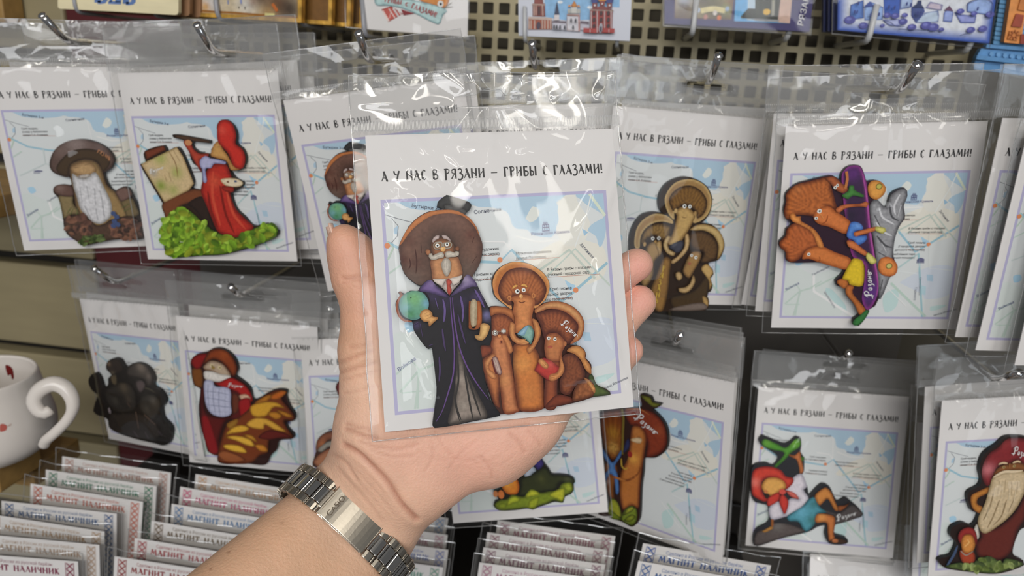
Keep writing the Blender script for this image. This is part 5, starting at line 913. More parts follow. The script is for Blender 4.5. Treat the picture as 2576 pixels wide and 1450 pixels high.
# fingers: first, middle, ring and little
chain([behind(1170, 900, 62, .006), behind(1390, 800, 52), behind(1525, 712, 45), behind(1601, 666, 42)], .004, 1)
chain([behind(1200, 955, 66, .006), behind(1420, 893, 53, .005), behind(1545, 820, 47, .0055), behind(1608, 760, 43, .006)], .004, 2)
chain([behind(1300, 1010, 64, .006), behind(1440, 975, 50), behind(1535, 922, 42), behind(1582, 882, 37)], .004, 3)
chain([behind(1394, 1004, 56, .004), behind(1460, 985, 44), behind(1525, 952, 38)], .004, 4)
def grow(prims, h):
    P_ = np.array([p for q in prims for p in q[:2]]); rm = max(max(q[2], q[3]) for q in prims)
    lo = P_.min(0) - rm - 3*h; hi = P_.max(0) + rm + 3*h; n = np.ceil((hi - lo) / h).astype(int) + 1
    ax = [lo[i] + h * np.arange(n[i]) for i in range(3)]; out = None
    for grp in sorted({q[5] for q in prims}):
        f = np.full(n, .03, np.float32)
        for a, b, ra, rb, k, g_ in prims:
            if g_ != grp: continue
            m = max(ra, rb) + .016; s = [slice(max(0, int((min(a[i], b[i]) - m - lo[i]) / h)), min(n[i], int((max(a[i], b[i]) + m - lo[i]) / h) + 2)) for i in range(3)]
            X = np.stack(np.meshgrid(*[ax[i][s[i]] for i in range(3)], indexing='ij'), -1).astype(np.float32) - a.astype(np.float32); ab = (b - a).astype(np.float32)
            t = np.clip((X @ ab) / (ab @ ab), 0, 1); d = np.sqrt(((X - t[..., None] * ab) ** 2).sum(-1)) - (ra + t * (rb - ra))
            g = f[tuple(s)]; hh = np.clip(.5 + .5 * (g - d) / k, 0, 1); f[tuple(s)] = g * (1 - hh) + d * hh - k * hh * (1 - hh)
        if out is None: out = f
        else:   # fingers meet the palm softly but stay apart from each other
            k = .0008; hh = np.clip(.5 + .5 * (out - f) / k, 0, 1); out = out * (1 - hh) + f * hh - k * hh * (1 - hh)
    f = out
    # surface nets
    ins = f < 0; c = np.zeros(np.array(n) - 1, np.int8)
    for dx in (0, 1):
        for dy in (0, 1):
            for dz in (0, 1): c += ins[dx:n[0]-1+dx, dy:n[1]-1+dy, dz:n[2]-1+dz]
    act = (c > 0) & (c < 8); idx = -np.ones(act.shape, np.int64); cells = np.argwhere(act); idx[act] = np.arange(len(cells))
    acc = np.zeros((len(cells), 3)); cnt = np.zeros(len(cells))
    cor = np.array([(x, y, z) for x in (0, 1) for y in (0, 1) for z in (0, 1)])
    for i in range(8):
        for j in range(i + 1, 8):
            if np.abs(cor[i] - cor[j]).sum() != 1: continue
            fa = f[tuple((cells + cor[i]).T)]; fb = f[tuple((cells + cor[j]).T)]; m = (fa < 0) != (fb < 0)
            t = (fa / np.where(fa == fb, 1, fa - fb))[:, None]; q = cor[i] + t * (cor[j] - cor[i]); acc[m] += q[m]; cnt[m] += 1
    V = lo + (cells + acc / cnt[:, None]) * h; Q = []
    for axis in range(3):
        a, b = [k for k in range(3) if k != axis]; s0 = [slice(None)] * 3; s1 = [slice(None)] * 3; s0[axis] = slice(0, -1); s1[axis] = slice(1, None)
        e = np.argwhere(ins[tuple(s0)] != ins[tuple(s1)]); e = e[(e[:, a] > 0) & (e[:, b] > 0)]
        da = np.zeros(3, int); da[a] = 1; db = np.zeros(3, int); db[b] = 1; g = lambda o: idx[tuple((e - o).T)]
        q = np.stack([g(da + db), g(db), g(0 * da), g(da)], 1); flip = ins[tuple(e.T)]; 
        if axis == 1: flip = ~flip
        q[~flip] = q[~flip][:, ::-1]; Q.append(q[(q >= 0).all(1)])
    Q = np.concatenate(Q)
    for it in range(4):      # relax
        sm = np.zeros_like(V); ct = np.zeros(len(V))
        for i in range(4):
            for j in (1, 3): np.add.at(sm, Q[:, i], V[Q[:, (i + j) % 4]]); np.add.at(ct, Q[:, i], 1)
        V = V * .4 + sm / ct[:, None] * .6
    return V, Q
HV, HQ = grow(PR, .00095)
def skin_detail(V, Q):
    N = np.zeros_like(V); fn = np.cross(V[Q[:, 2]] - V[Q[:, 0]], V[Q[:, 3]] - V[Q[:, 1]])
    for i in range(4): np.add.at(N, Q[:, i], fn)
    N /= np.linalg.norm(N, axis=1)[:, None] + 1e-12
    px = np.c_[V[:, 0] / V[:, 2] * F + CX, V[:, 1] / V[:, 2] * F + CY]; front = N[:, 2] < .15
    cre = [('862 700 877 702 898 698 930 692', 4, .55), ('864 712 885 709 915 706', 3, .3), ('880 873 905 872 940 866', 4, .4), ('858 912 890 900 940 884', 4, .5), ('860 937 900 926 945 916', 4, .45), ('862 955 900 948 950 935', 3, .35), ('864 990 900 985 955 972', 3, .3),
           ('870 1080 890 1086 915 1098 945 1104', 5, .7), ('872 1066 900 1075 930 1082', 4, .45), ('866 1120 900 1140 933 1170 974 1212 1008 1266 1046 1306', 6, 1.0), ('835 1144 870 1165 898 1208', 4, .35), ('905 1110 960 1128 1010 1130 1050 1118', 4, .35), ('930 1130 985 1150 1040 1148', 3, .25),
           ('1283 1092 1307 1114 1320 1138', 4, .4), ('1096 1085 1120 1130 1150 1160', 3, .25), ('1210 1150 1235 1185 1238 1205', 3, .3), ('1330 1085 1352 1108 1360 1122', 3, .3), ('1070 1185 1090 1150 1085 1110', 3, .2), ('1130 1180 1160 1140 1200 1110', 3, .2), ('850 1180 890 1225 930 1270 960 1310', 4, .2), ('790 1180 830 1225 880 1280 915 1325', 4, .2),
           ('1594 640 1604 668 1600 700', 2, .12)] + [(f'{880+13*k} {1190-9*k} {930+13*k} {1245-9*k} {985+12*k} {1310-9*k}', 2.5, .10 + .06 * (k % 2)) for k in range(5)] + [(f'{1040+40*k} {1120+8*k} {1075+44*k} {1150+6*k} {1120+44*k} {1160-4*k}', 2.5, .12) for k in range(5)]
    red = np.zeros(len(V))
    for s, w, d in cre:
        p = cr(nums(s), 12, False); dd = np.full(len(V), 1e9); box = (px[:, 0] > p[:, 0].min() - 40) & (px[:, 0] < p[:, 0].max() + 40) & (px[:, 1] > p[:, 1].min() - 40) & (px[:, 1] < p[:, 1].max() + 40) & front
        ii = np.where(box)[0]
        for a, b in zip(p[:-1], p[1:]):
            ab = b - a; t = np.clip(((px[ii] - a) @ ab) / (ab @ ab + 1e-9), 0, 1); dd[ii] = np.minimum(dd[ii], np.linalg.norm(px[ii] - a - t[:, None] * ab, axis=1))
        g = np.exp(-(dd / (w * 1.1)) ** 2); lip = np.exp(-((dd - w * 2.6) / (w * 1.6)) ** 2)
        V = V - N * (d * .0011 * g - d * .00030 * lip)[:, None]; red = np.maximum(red, g * min(1, d * .9))
    # skin colours: pinker palm and finger tips, tanned forearm
    def near(x, y, r): return np.exp(-(((px[:, 0] - x) ** 2 + (px[:, 1] - y) ** 2) / r ** 2))
    base = np.tile(alb('dab096'), (len(V), 1))
    def blend(c, col, m): m = np.clip(m, 0, 1)[:, None]; return c * (1 - m) + alb(col) * m
    arm = np.clip(((WR_C + A_ * .012 - V) @ A_) / .03, 0, 1); base = blend(base, 'cba283', arm)
    thumbm = np.clip((1000 - px[:, 1]) / 150, 0, 1) * (px[:, 0] < 1000); base = blend(base, 'c8987a', thumbm * .8)
    for x, y, r, m in ((880, 640, 90, .35), (925, 770, 60, .25), (1605, 668, 55, .8), (1612, 757, 55, .8), (1590, 880, 45, .75), (1180, 1150, 140, .45), (1000, 1120, 90, .25), (1330, 1090, 90, .35)): base = blend(base, 'd6978a', near(x, y, r) * m)
    nz = np.array([noise.noise(Vector(v * 140)) * .55 + noise.noise(Vector(v * 420)) * .3 for v in V]); base *= (1 + .11 * nz)[:, None]; base[:, 1:] *= (1 - .035 * np.clip(nz, 0, 1))[:, None]
    base = blend(base, '9c6350', red * .75)
    for x, y in ((709, 1316), (530, 1432), (575, 1390)): base = blend(base, '7a4c38', near(x, y, 3) * .8)
    return V, base
HV, HC = skin_detail(HV, HQ)
HWc = CAM + HV @ AX                                              # to world
M_SKIN = mat('skin', attr=True, rough=0.46, spec=0.4, bump=(1000, 0.42, 0.0007), sss=0.10)
hand_o = CAM + c2w(WR_C)
hm = mesh('person', HWc - hand_o, HQ, HC); hm.materials.append(M_SKIN); hm.shade_smooth()
person = bpy.data.objects.new('person', hm); COL.objects.link(person); person.location = hand_o
tag(person, 'bare hand and forearm, palm up, holding the clear souvenir pack', 'person')
# thumb nail seen from its edge
p0, r0 = behind(846, 590, 30); mb = MB(); rows = []
c0 = CAM + c2w(cv(836, 604, p0[2] + .003)) - hand_o; e1 = c2w([-.30, -.95, 0]); e2 = c2w([-.35, .1, .93]); e3 = np.cross(e1, e2)
V, Fc = [], []
for i in range(9):
    for j in range(9):
        a = (i / 8 - .5); b = (j / 8 - .5); V.append(c0 + e1 * a * .0125 + e2 * b * .011 * (1 - .5 * max(0, a) ** 2 * 2) + e3 * (-.0022 * (1 - 4 * b * b)))
Fc = [(9*i+j, 9*i+j+1, 9*i+j+10, 9*i+j+9) for i in range(8) for j in range(8)]; mb.add(V, Fc, alb('d8b6a4')); nail = mb.build('thumb_nail', mat('nail', attr=True, rough=.25, spec=.5), person, True); sd = nail.modifiers.new('thick', 'SOLIDIFY'); sd.thickness = .0006
# ---------------------------------------------------------------- steel bracelet watch on the wrist
M_STEEL = mat('polished_steel', (0.74, 0.71, 0.66), rough=0.13, metal=1.0); M_BRUSH = mat('brushed_steel', (0.52, 0.47, 0.39), rough=0.30, metal=1.0, bump=(900, 0.06, .0004))
w_c = CAM + c2w(WR_C); wa, wb, wn = c2w(A_), c2w(B_L), c2w(N_)
WM = Matrix([[wb[i], wa[i], wn[i], w_c[i]] for i in range(3)] + [[0,0,0,1]])
if np.dot(np.cross(wb, wa), wn) < 0: WM = Matrix([[-wb[i], wa[i], wn[i], w_c[i]] for i in range(3)] + [[0,0,0,1]]); SGN = -1
else: SGN = 1
watch = empty('wrist_watch', WM); tag(watch, 'steel bracelet watch worn on the wrist, clasp side up', 'watch')
RW, HALF = .0196, .0118
def band(s, lift=0.0):
    "point and outward normal on the bracelet path at arc length s from the middle of the inner wrist"
    r = RW + lift; L = math.pi * RW
    s_ = (s + HALF) % (4 * HALF + 2 * L) - HALF
    if s_ <= HALF: x, z, nx, nz = s_, r - .0012 * (s_ / HALF) ** 2, .12 * s_ / HALF, 1.0
    elif s_ <= HALF + L: a = (s_ - HALF) / RW; x, z, nx, nz = HALF + r * math.sin(a), r * math.cos(a) - .0012, math.sin(a), math.cos(a)
    elif s_ <= 3 * HALF + L: q = s_ - HALF - L; x, z, nx, nz = HALF - q, -r - .0012, 0, -1
    else: a = (s_ - 3 * HALF - L) / RW; x, z, nx, nz = -HALF - r * math.sin(a), -r * math.cos(a) - .0012, -math.sin(a), -math.cos(a)
    k = math.hypot(nx, nz); return np.array([x * SGN, 0, z]), np.array([nx * SGN / k, 0, nz / k])
def plate(mb, s0, s1, y0, y1, t0, t1, n=3, crown=0.0):
    V, Fc = [], []
    for i in range(n + 1):
        p, q = band(s0 + (s1 - s0) * i / n)
        cw = crown * math.sin(math.pi * i / n)
        for y, t in ((y0, t0), (y1, t0), (y1, t1 + cw), (y0, t1 + cw)): V.append(p + q * t + np.array([0, y, 0]))
    for i in range(n):
        for j in range(4): Fc.append((4*i+j, 4*i+(j+1) % 4, 4*i+4+(j+1) % 4, 4*i+4+j))
    Fc += [(0, 1, 2, 3), (4*n+3, 4*n+2, 4*n+1, 4*n)]
    if SGN < 0: Fc = [f[::-1] for f in Fc]
    mb.add(V, Fc, (.7, .7, .7))
def link_piece(s):
    L = .0052; mb = MB(); 
    for a, b in ((-.0068, -.0036), (.0036, .0068)): plate(mb, s + .0002, s + L - .0011, a, b, -.0004, .0013, 3, .0003); plate(mb, s + L - .0010, s + L - .0001, a + .0002, b - .0002, -.0004, .0012, 2, .0002)
    o = mb.build('link', M_BRUSH, watch); bevel(o, .00022, 2)
    mb = MB(); plate(mb, s + .0013, s + L - .0003, -.0034, .0034, -.0003, .0012, 4, .0003); c = mb.build('centre_bar', M_STEEL, o); bevel(c, .0003, 3)
    mb = MB(); plate(mb, s + .0001, s + .0011, -.0034, .0034, -.0003, .0012, 2, .0002); c = mb.build('centre_pin', M_STEEL, o); bevel(c, .0002, 2)
CL0, CL1 = -.0150, .0088
s = CL1 + .0004
for k in range(11): link_piece(s); s += .0052
s = CL0 - .0004 - .0052
for k in range(9): link_piece(s); s -= .0052
mb = MB(); plate(mb, CL0, CL1, -.0066, .0066, .0009, .0021, 12, .0004); clasp = mb.build('clasp', M_BRUSH, watch, False); bevel(clasp, .0004, 3)
mb = MB(); plate(mb, CL0 - .0016, CL0 + .0010, -.0042, .0042, .0007, .0019, 4); c = mb.build('clasp_tab', M_BRUSH, clasp); bevel(c, .0004, 2)
for y in (-.0068, .0064): mb = MB(); plate(mb, CL0 + .001, CL1 - .001, y, y + .0004, -.0006, .0016, 10); mb.build('clasp_side', M_STEEL, clasp)
V, Fc, wtx = font_text('CASIO', 4); mb = MB(); VV = []
for x, y in V:
    ln, up = (x / wtx - .5) * .0092, y * .0030
    p, q = band(CL0 + .0052 - up); VV.append(p + q * .00262 + np.array([0, ln, 0]))
Fq = [f if SGN > 0 else f for f in Fc]; mb.add(VV, Fq, (.12, .1, .08)); tx = mb.build('engraved_lettering', mat('engraving', '5c5040', rough=.6), clasp)
# watch case on the far side of the wrist
mb = MB(); sB = 2 * HALF + math.pi * RW; p, q = band(sB); ang = [2 * math.pi * k / 32 for k in range(32)]
ringV = lambda r, t: [p + q * t + np.array([r * math.cos(a), r * math.sin(a), 0]) for a in ang]
V = ringV(.0135, .0004) + ringV(.0145, .002) + ringV(.0145, .006) + ringV(.012, .0074); Fc = [(32*i+k, 32*i+(k+1) % 32, 32*i+32+(k+1) % 32, 32*i+32+k) for i in range(3) for k in range(32)] + [tuple(range(32)), tuple(range(96, 128))]; mb.add(V, Fc, (.7, .7, .7)); mb.build('watch_case', M_STEEL, watch)
# ---------------------------------------------------------------- souvenirs in wire holders above
def wall_frame(px, py, z): return Frame(P(px, py, z), np.array([1.0, 0, 0]), np.array([0, 0, -1.0]))
M_WIREG = mat('grey_wire', '8e8f95', rough=.35, metal=.0, spec=.5); M_WIREW = mat('white_wire', 'b4b5b6', rough=.35, spec=.5)
M_PAINT = mat('painted_print', attr=True, rough=.4, spec=.4, noise_col=(300, .12, 4, (1, 1, 1)))
class Goods:
    def __init__(s, name, label, cat, fr, crop, group='souvenirs in wire holders'):
        s.fr, s.crop = fr, crop; s.root = empty(name, fr.M()); tag(s.root, label, cat, group); s.parts = {}; s.layer = 0
    def uv(s, q, w=0.0): return px_uv(s.fr, s.crop, q, w)
    def slab(s, part, outline, th, col, m=None, w=0.0, back=True, round_=False):
        p = s.uv(outline, w); p = cr(p, .002) if round_ else p; v, t, n = fill([p], 0); mb = MB(); flat(mb, v, t, alb(col), w); k = len(p)
        V = np.r_[np.c_[p[:,0], -p[:,1], np.full(k, w - th)], np.c_[p[:,0], -p[:,1], np.full(k, w)]]; ar = sum(p[i,0]*-p[(i+1)%k,1] + p[(i+1)%k,0]*p[i,1] for i in range(k))
        Fc = [(i, (i+1) % k, k + (i+1) % k, k + i) for i in range(k)]; Fc = Fc if ar > 0 else [f[::-1] for f in Fc]; mb.add(V, Fc, alb(col)); return mb.build(part, m or M_PAINT, s.root)
    def get(s, part): return s.parts.setdefault(part, MB())
    def p(s, part, outline, mid, edge=None, fall=1.5, sm=False, splats=(), nz=.15):
        s.layer += 1; w = .00006 * s.layer; q = s.uv(outline, w); q = cr(q, .0012) if sm else q; v, t, n = fill([q], 0 if edge is None and not splats else .0012, .3, s.layer); c = np.tile(alb(mid), (len(v), 1))
        if edge is not None: d = np.clip(seg_dist(v, [q]) / (fall * .001), 0, 1)[:, None]; c = alb(edge) * (1 - d) + c * d
        for x, y, r, h, a in splats:
            ctr = s.uv(f'{x} {y}', w)[0]; rm = r / s.crop[2] * .5 / F; g = np.exp(-(np.linalg.norm(v - ctr, axis=1) / rm) ** 2)[:, None] * a; c = c * (1 - g) + alb(h) * g
        if nz and edge is not None: c = c * (1 + nz * np.array([[noise.noise(Vector((a * 500, b * 500, s.layer)))] for a, b in v]))
        flat(s.get(part), v, t, np.clip(c, 0, .9), w)
    def st(s, part, pts, width, col, taper=(1, 1)):
        s.layer += 1; w = .00006 * s.layer; q = s.uv(pts, w); v, f = ribbon(q, width / s.crop[2] * .5 / F, taper, .001 if len(q) > 2 else None); flat(s.get(part), v, f, alb(col), w)
    def dot(s, part, x, y, rx, ry, col):
        s.layer += 1; w = .00006 * s.layer; c = s.uv(f'{x} {y}', w)[0]; k = .5 / F / s.crop[2]; flat(s.get(part), [(c[0] + rx * k * math.cos(t), c[1] + ry * k * math.sin(t)) for t in np.linspace(0, 6.2832, 12, False)], [tuple(range(12))], alb(col), w)
    def text(s, part, V, Fc, x0, y0, x1, y1, w_, h, col):
        "letters along the line (x0,y0)-(x1,y1), height h in crop pixels"
        s.layer += 1; w = .00006 * s.layer; d = np.array([x1 - x0, y1 - y0]); L = np.linalg.norm(d); n = np.array([d[1], -d[0]]) / L * h; q = s.uv(' '.join(f'{x0 + a / w_ * d[0] + b * n[0]:.2f} {y0 + a / w_ * d[1] + b * n[1]:.2f}' for a, b in V), w); flat(s.get(part), q, Fc, alb(col), w)
    def build(s, holder=None):
        for k, mb in s.parts.items(): mb.build(k, M_PAINT, holder if holder is not None else s.root)
def film_sheet(root, fr, crop, s, w):
    q = px_uv(fr, crop, s, w); mb = MB(); n = 12; V, Fc = [], []
    for i in range(n + 1):
        for j in range(n + 1):
            a, b = i / n, j / n; p = (q[0]*(1-a) + q[1]*a) * (1-b) + (q[3]*(1-a) + q[2]*a) * b; V.append((p[0], -p[1], w + .0006 * noise.noise(Vector((p[0]*90, p[1]*90, w*900)))))
    Fc = [(i*(n+1)+j, i*(n+1)+j+1, (i+1)*(n+1)+j+1, (i+1)*(n+1)+j) for i in range(n) for j in range(n)]; mb.add(V, up_faces(V, Fc), (1,1,1)); o = mb.build('film_wrap', M_FILM, root, True)
    mb = MB(); mb.tube([(p[0], -p[1], w) for p in list(q) + [q[0]]], .00035, 5, (1,1,1), False); mb.build('film_rim', M_EDGE, o, True)
def wires(label, specs, m, r=.00135):
    root = None
    for top, low, z in specs:
        a = P(top[0], top[1], z); b = P(low[0], low[1], z + .004); 
        if root is None: root = empty('wire_holder', Matrix.Translation((b[0], 0.0, b[2]))); tag(root, label, 'wire holder', 'wire holders on the panel'); o0 = np.array([b[0], 0.0, b[2]])
        c = np.array([b[0], 0.004, b[2]]); d1 = (b - a) / np.linalg.norm(b - a); e = .007
        path = [a, b - d1 * e] + [(b - d1*e) * (1-t)**2 + 2*t*(1-t)*b + t*t*(b + np.array([0, e, 0])) for t in (.2,.4,.6,.8)] + [b + np.array([0, e, 0]), c]
        mb = MB(); mb.tube([p - o0 for p in path], r, 10); mb.build('wire', m, root, True)
Z5 = .50
# wooden plaques with blue letters
fr = wall_frame(145, 20, Z5); K = (100, 0, 6.44)
for k in range(5):
    g = Goods('wooden_plaque', ('front pale wooden plaque with blue letters at the top left', 'second pale wooden plaque in the stack behind blue letters', 'third plaque of the pale wooden stack, edge only', 'fourth plaque of the pale wooden stack, edge only', 'rearmost plaque of the pale wooden stack, edge only')[k], 'plaque', Frame(fr.o + np.array([.003 * k, .0085 * k, 0]), fr.ux, fr.uy), K, 'stacked wooden plaques')
    fr0 = g.fr; g.fr = fr
    b = g.slab('board', '292 -600 292 100 300 125 330 142 1200 185 2190 242 2225 235 2245 200 2250 -600', .0035, 'd8cda9' if k == 0 else '8a6648', mat('birch_ply', attr=True, rough=.55, noise_col=(30, .06, 4, (1, 6, 1)))); bevel(b, .0004)
    if k == 0:
        V, Fc, w_ = lettering('ВДВ', 2.0, .14); g.text('blue_lettering', V, Fc, 900, 42, 1525, 70, w_, 210, '5a74a4')
        g.build(b)
wires('grey wire holder carrying the pale wooden plaques', [((180,-70),(190,31),Z5 - .007), ((377,-70),(386,40),Z5 - .007)], M_WIREG)
# gold framed paintings
K = (480, 0, 6.44); fr = wall_frame(500, 40, Z5 + .005)
for k in range(4):
    frk = Frame(fr.o + np.array([(.0, .017, .026, .031)[k], .012 * k, 0]), fr.ux, fr.uy); g = Goods('framed_picture', ('gold-framed miniature painting of pale buildings and autumn trees', 'second gold-framed miniature painting, half hidden behind the front one', 'third gold-framed miniature painting in its stack', 'rearmost gold-framed miniature painting in its stack')[k], 'picture', frk, K, 'stacked miniature paintings'); g.fr = fr
    b = g.slab('backing', '135 -700 140 262 1790 365 1800 -700', .005, '6c4a20'); 
    for q, nm in (('110 -700 165 -700 160 235 140 268', 'frame_strip'), ('140 268 158 205 1740 300 1790 368', 'frame_strip'), ('1735 -700 1800 -700 1790 368 1735 300', 'frame_strip')):
        g.slab(nm, q, .006, 'b98f3e', mat('gilded_wood', attr=True, rough=.35, metal=.35, noise_col=(120, .5, 4, (1, 1, 1)), bump=(160, .5, .001)), .0016)
    if k == 0:
        g.p('painting', '160 -700 158 205 1740 300 1735 -700', 'b9a98c', 'a08050', 2.0, splats=[(300,60,150,'c4c4c8',.8),(900,60,180,'c2c0ba',.8),(240,110,80,'c08a34',.8),(1400,60,250,'5c3418',.9),(1600,150,220,'2c1c12',.9),(1250,230,140,'a8844c',.7),(1000,20,90,'7a4a34',.5),(1150,-60,160,'40240f',.8)]); g.st('painting', '160 175 400 190 800 215 1200 250 1730 290', 30, '8a5a20'); g.st('painting', '780 105 778 140', 16, '3c2c20'); g.st('painting', '878 110 876 150', 16, '3c2c20'); g.st('painting', '600 0 605 70', 24, '7880a0'); g.st('painting', '810 -20 815 60', 30, '8088b0'); g.st('painting', '1200 230 1360 240', 40, 'c4bc80'); g.st('painting', '1320 60 1400 180', 50, 'b0602a'); g.build(b)
    elif k == 1: g.p('painting', '1740 -100 1740 300 1738 300 1738 -100', '7c8290'); g.build(b)
wires('grey wire holder carrying the gold-framed paintings', [((535,-70),(548,48),Z5 - .005), ((743,-70),(757,62),Z5 - .005)], M_WIREG, .0016)
# white card with a ribbon banner
K = (860, 0, 6.44); fr = wall_frame(907, 70, .485); g = Goods('souvenir_card', 'white card with blue ribbon banner in a clear bag', 'card', fr, K)
b = g.slab('card', '300 -700 385 470 2035 600 2060 -700', .0008, 'cfccca', M_CARD)
g.p('towel_print', '640 150 800 100 990 225 750 362', 'b8544a', '7c2a24', .8); g.st('towel_print', '660 175 760 345', 30, 'd8c4be'); g.st('towel_print', '830 130 920 270', 26, 'c9c6c6'); g.st('towel_print', '890 140 960 240', 14, 'c9c6c6'); g.st('towel_print', '760 140 860 290', 12, 'e0d4d0'); g.st('towel_print', '800 170 770 300', 10, 'd8b4ac'); g.p('towel_print', '960 150 1180 220 1000 250', '7c2026')
g.p('banner_print', '1250 -60 1700 -60 1720 60 1660 130 1560 110 1300 30', 'c8813c', '8a4a18', 1.2, True); g.p('banner_print', '545 -40 560 82 740 92 960 130 1200 225 1400 330 1560 396 1595 372 1640 240 1705 188 1690 150 1500 80 1300 30 1080 -15 800 -40', 'a9c4c4', '5c8288', 1.0, True)
g.dot('banner_print', 1598, 62, 48, 50, 'd6d4d2'); g.dot('banner_print', 1602, 66, 20, 20, '20242a'); g.st('banner_print', '1660 120 1780 45', 8, '4a4a2a'); g.st('banner_print', '1670 125 1790 110', 8, '4a4a2a')
V, Fc, w_ = lettering('ГРИБЫ', 1.3); g.text('lettering', V, Fc, 690, 30, 960, 75, w_, 75, 'a04a4a'); V, Fc, w_ = lettering('С', 1.3); g.text('lettering', V, Fc, 1020, 95, 1068, 105, w_, 62, 'a04a4a'); V, Fc, w_ = lettering('ГЛАЗАМИ!', 1.3); g.text('lettering', V, Fc, 1120, 130, 1520, 280, w_, 85, 'a03c3c')
g.build(b); film_sheet(g.root, fr, K, '40 -700 2090 -700 2060 640 60 440', .003)
wires('grey wire holder carrying the white ribbon card', [((906,-70),(917,90),.478), ((1129,20),(1137,104),.478)], M_WIREG, .0016)
# tile with churches
K = (1290, 0, 8.05); fr = wall_frame(1302, 85, .475); g = Goods('souvenir_tile', 'white tile printed with red and white churches', 'tile', fr, K)
b = g.slab('tile', '100 -900 120 722 2370 832 2440 -900', .006, 'b3b6c0', mat('white_plastic', attr=True, rough=.3)); 
g.p('church_print', '640 -300 640 0 660 340 1100 420 1560 400 1560 180 1540 150 1600 120 2160 150 2180 -300', '7aa4c8'); g.dot('church_print', 960, 42, 50, 26, 'cdd4dc'); g.dot('church_print', 1560, 150, 50, 26, 'cdd4dc')
g.p('church_print', '400 330 400 70 430 70 440 -100 600 -100 620 70 650 70 660 340', '7c3c34', '5c2a26', .8); g.st('church_print', '430 100 430 320', 18, 'b09a8c'); g.st('church_print', '470 100 470 310', 16, 'b09a8c'); g.st('church_print', '600 100 610 320', 18, 'b09a8c'); g.st('church_print', '530 130 530 300', 50, '3c1c1a'); g.st('church_print', '390 90 660 100', 26, '9c8478')
g.p('church_print', '310 600 315 380 790 400 795 600', '94482e', '74382a', .8); g.st('church_print', '315 365 790 385', 44, 'b09c90'); g.dot('church_print', 522, 520, 44, 70, '3c3040')
for x in (330, 370, 440, 600, 650, 710, 765): g.st('church_print', f'{x} 410 {x} 590', 20, 'b3a296')
g.p('church_print', '840 300 895 20 945 300', '2a3048'); g.st('church_print', '890 300 890 410', 96, 'c4bcbc'); g.p('church_print', '800 470 860 420 1080 430 1090 620 800 600', 'b3b2bc', '94949e', .6); g.st('church_print', '800 440 1080 450', 40, '5c505a')
g.p('church_print', '1095 620 1095 280 1360 280 1360 640', 'bcbac0', 'a08c8c', .5); g.p('church_print', '1175 120 1245 15 1310 120 1245 150', 'bc7c30', '94581c', .6); g.p('church_print', '1110 140 1145 85 1180 140', 'bc7c30'); g.p('church_print', '1300 140 1335 90 1370 150', 'bc7c30'); g.st('church_print', '1240 145 1240 270', 110, 'b3b2ac'); g.st('church_print', '1145 180 1145 270', 60, 'a3a29c'); g.st('church_print', '1335 180 1335 270', 60, 'a3a29c'); g.st('church_print', '1100 305 1360 315', 26, '8c6c64'); g.st('church_print', '1340 320 1345 630', 22, 'b07c74')
g.p('church_print', '1370 600 1375 480 1540 490 1540 640', 'adaab4'); g.st('church_print', '1370 450 1540 470', 50, '5c505a')
g.p('church_print', '1560 670 1565 200 2020 215 2010 680', '8c2f2a', '742420', .8); g.p('church_print', '1550 195 1820 110 2050 215', '743430'); g.st('church_print', '1560 200 2040 222', 14, '8c8478')
for x, y in ((1660,-10),(1960,0)): g.dot('church_print', x, y, 72, 70, '2c3470'); g.st('church_print', f'{x} 60 {x} 170', 90, '6c2c28'); g.dot('church_print', x, 108, 16, 18, 'c9c4c4')
g.dot('church_print', 1810, -30, 80, 70, 'b0742c'); g.st('church_print', '1810 20 1812 110', 90, '7c3028'); g.dot('church_print', 1812, 75, 14, 16, 'c9c4c4')
for x in (1590, 1710, 1860, 1990): g.st('church_print', f'{x} 225 {x} 660', 16, 'b3a8a8')
for x in (1645, 1790, 1935):
    for y in (265, 400, 525): g.dot('church_print', x, y, 28, 42, '30181c')
g.dot('church_print', 1780, 570, 34, 90, '9a9ca4'); g.dot('church_print', 1780, 590, 22, 60, '3c3c48')
for x0, x1 in ((1430,1700),(1830,2060)): g.st('church_print', f'{x0} 610 {x1} 625', 80, '942f2a'); g.st('church_print', f'{(x0+x1)/2:.0f} 590 {(x0+x1)/2:.0f} 660', 10, 'b3a8a8')
for x, y in ((1180,415),(1270,420),(1222,555),(838,545),(890,550),(955,555),(1050,560)): g.dot('church_print', x, y, 17, 40, '2a2a34')
g.build(b); wires('white wire holder carrying the church tile', [((1320,16),(1320,104),.467), ((1560,38),(1551,116),.467)], M_WIREW, .0013)
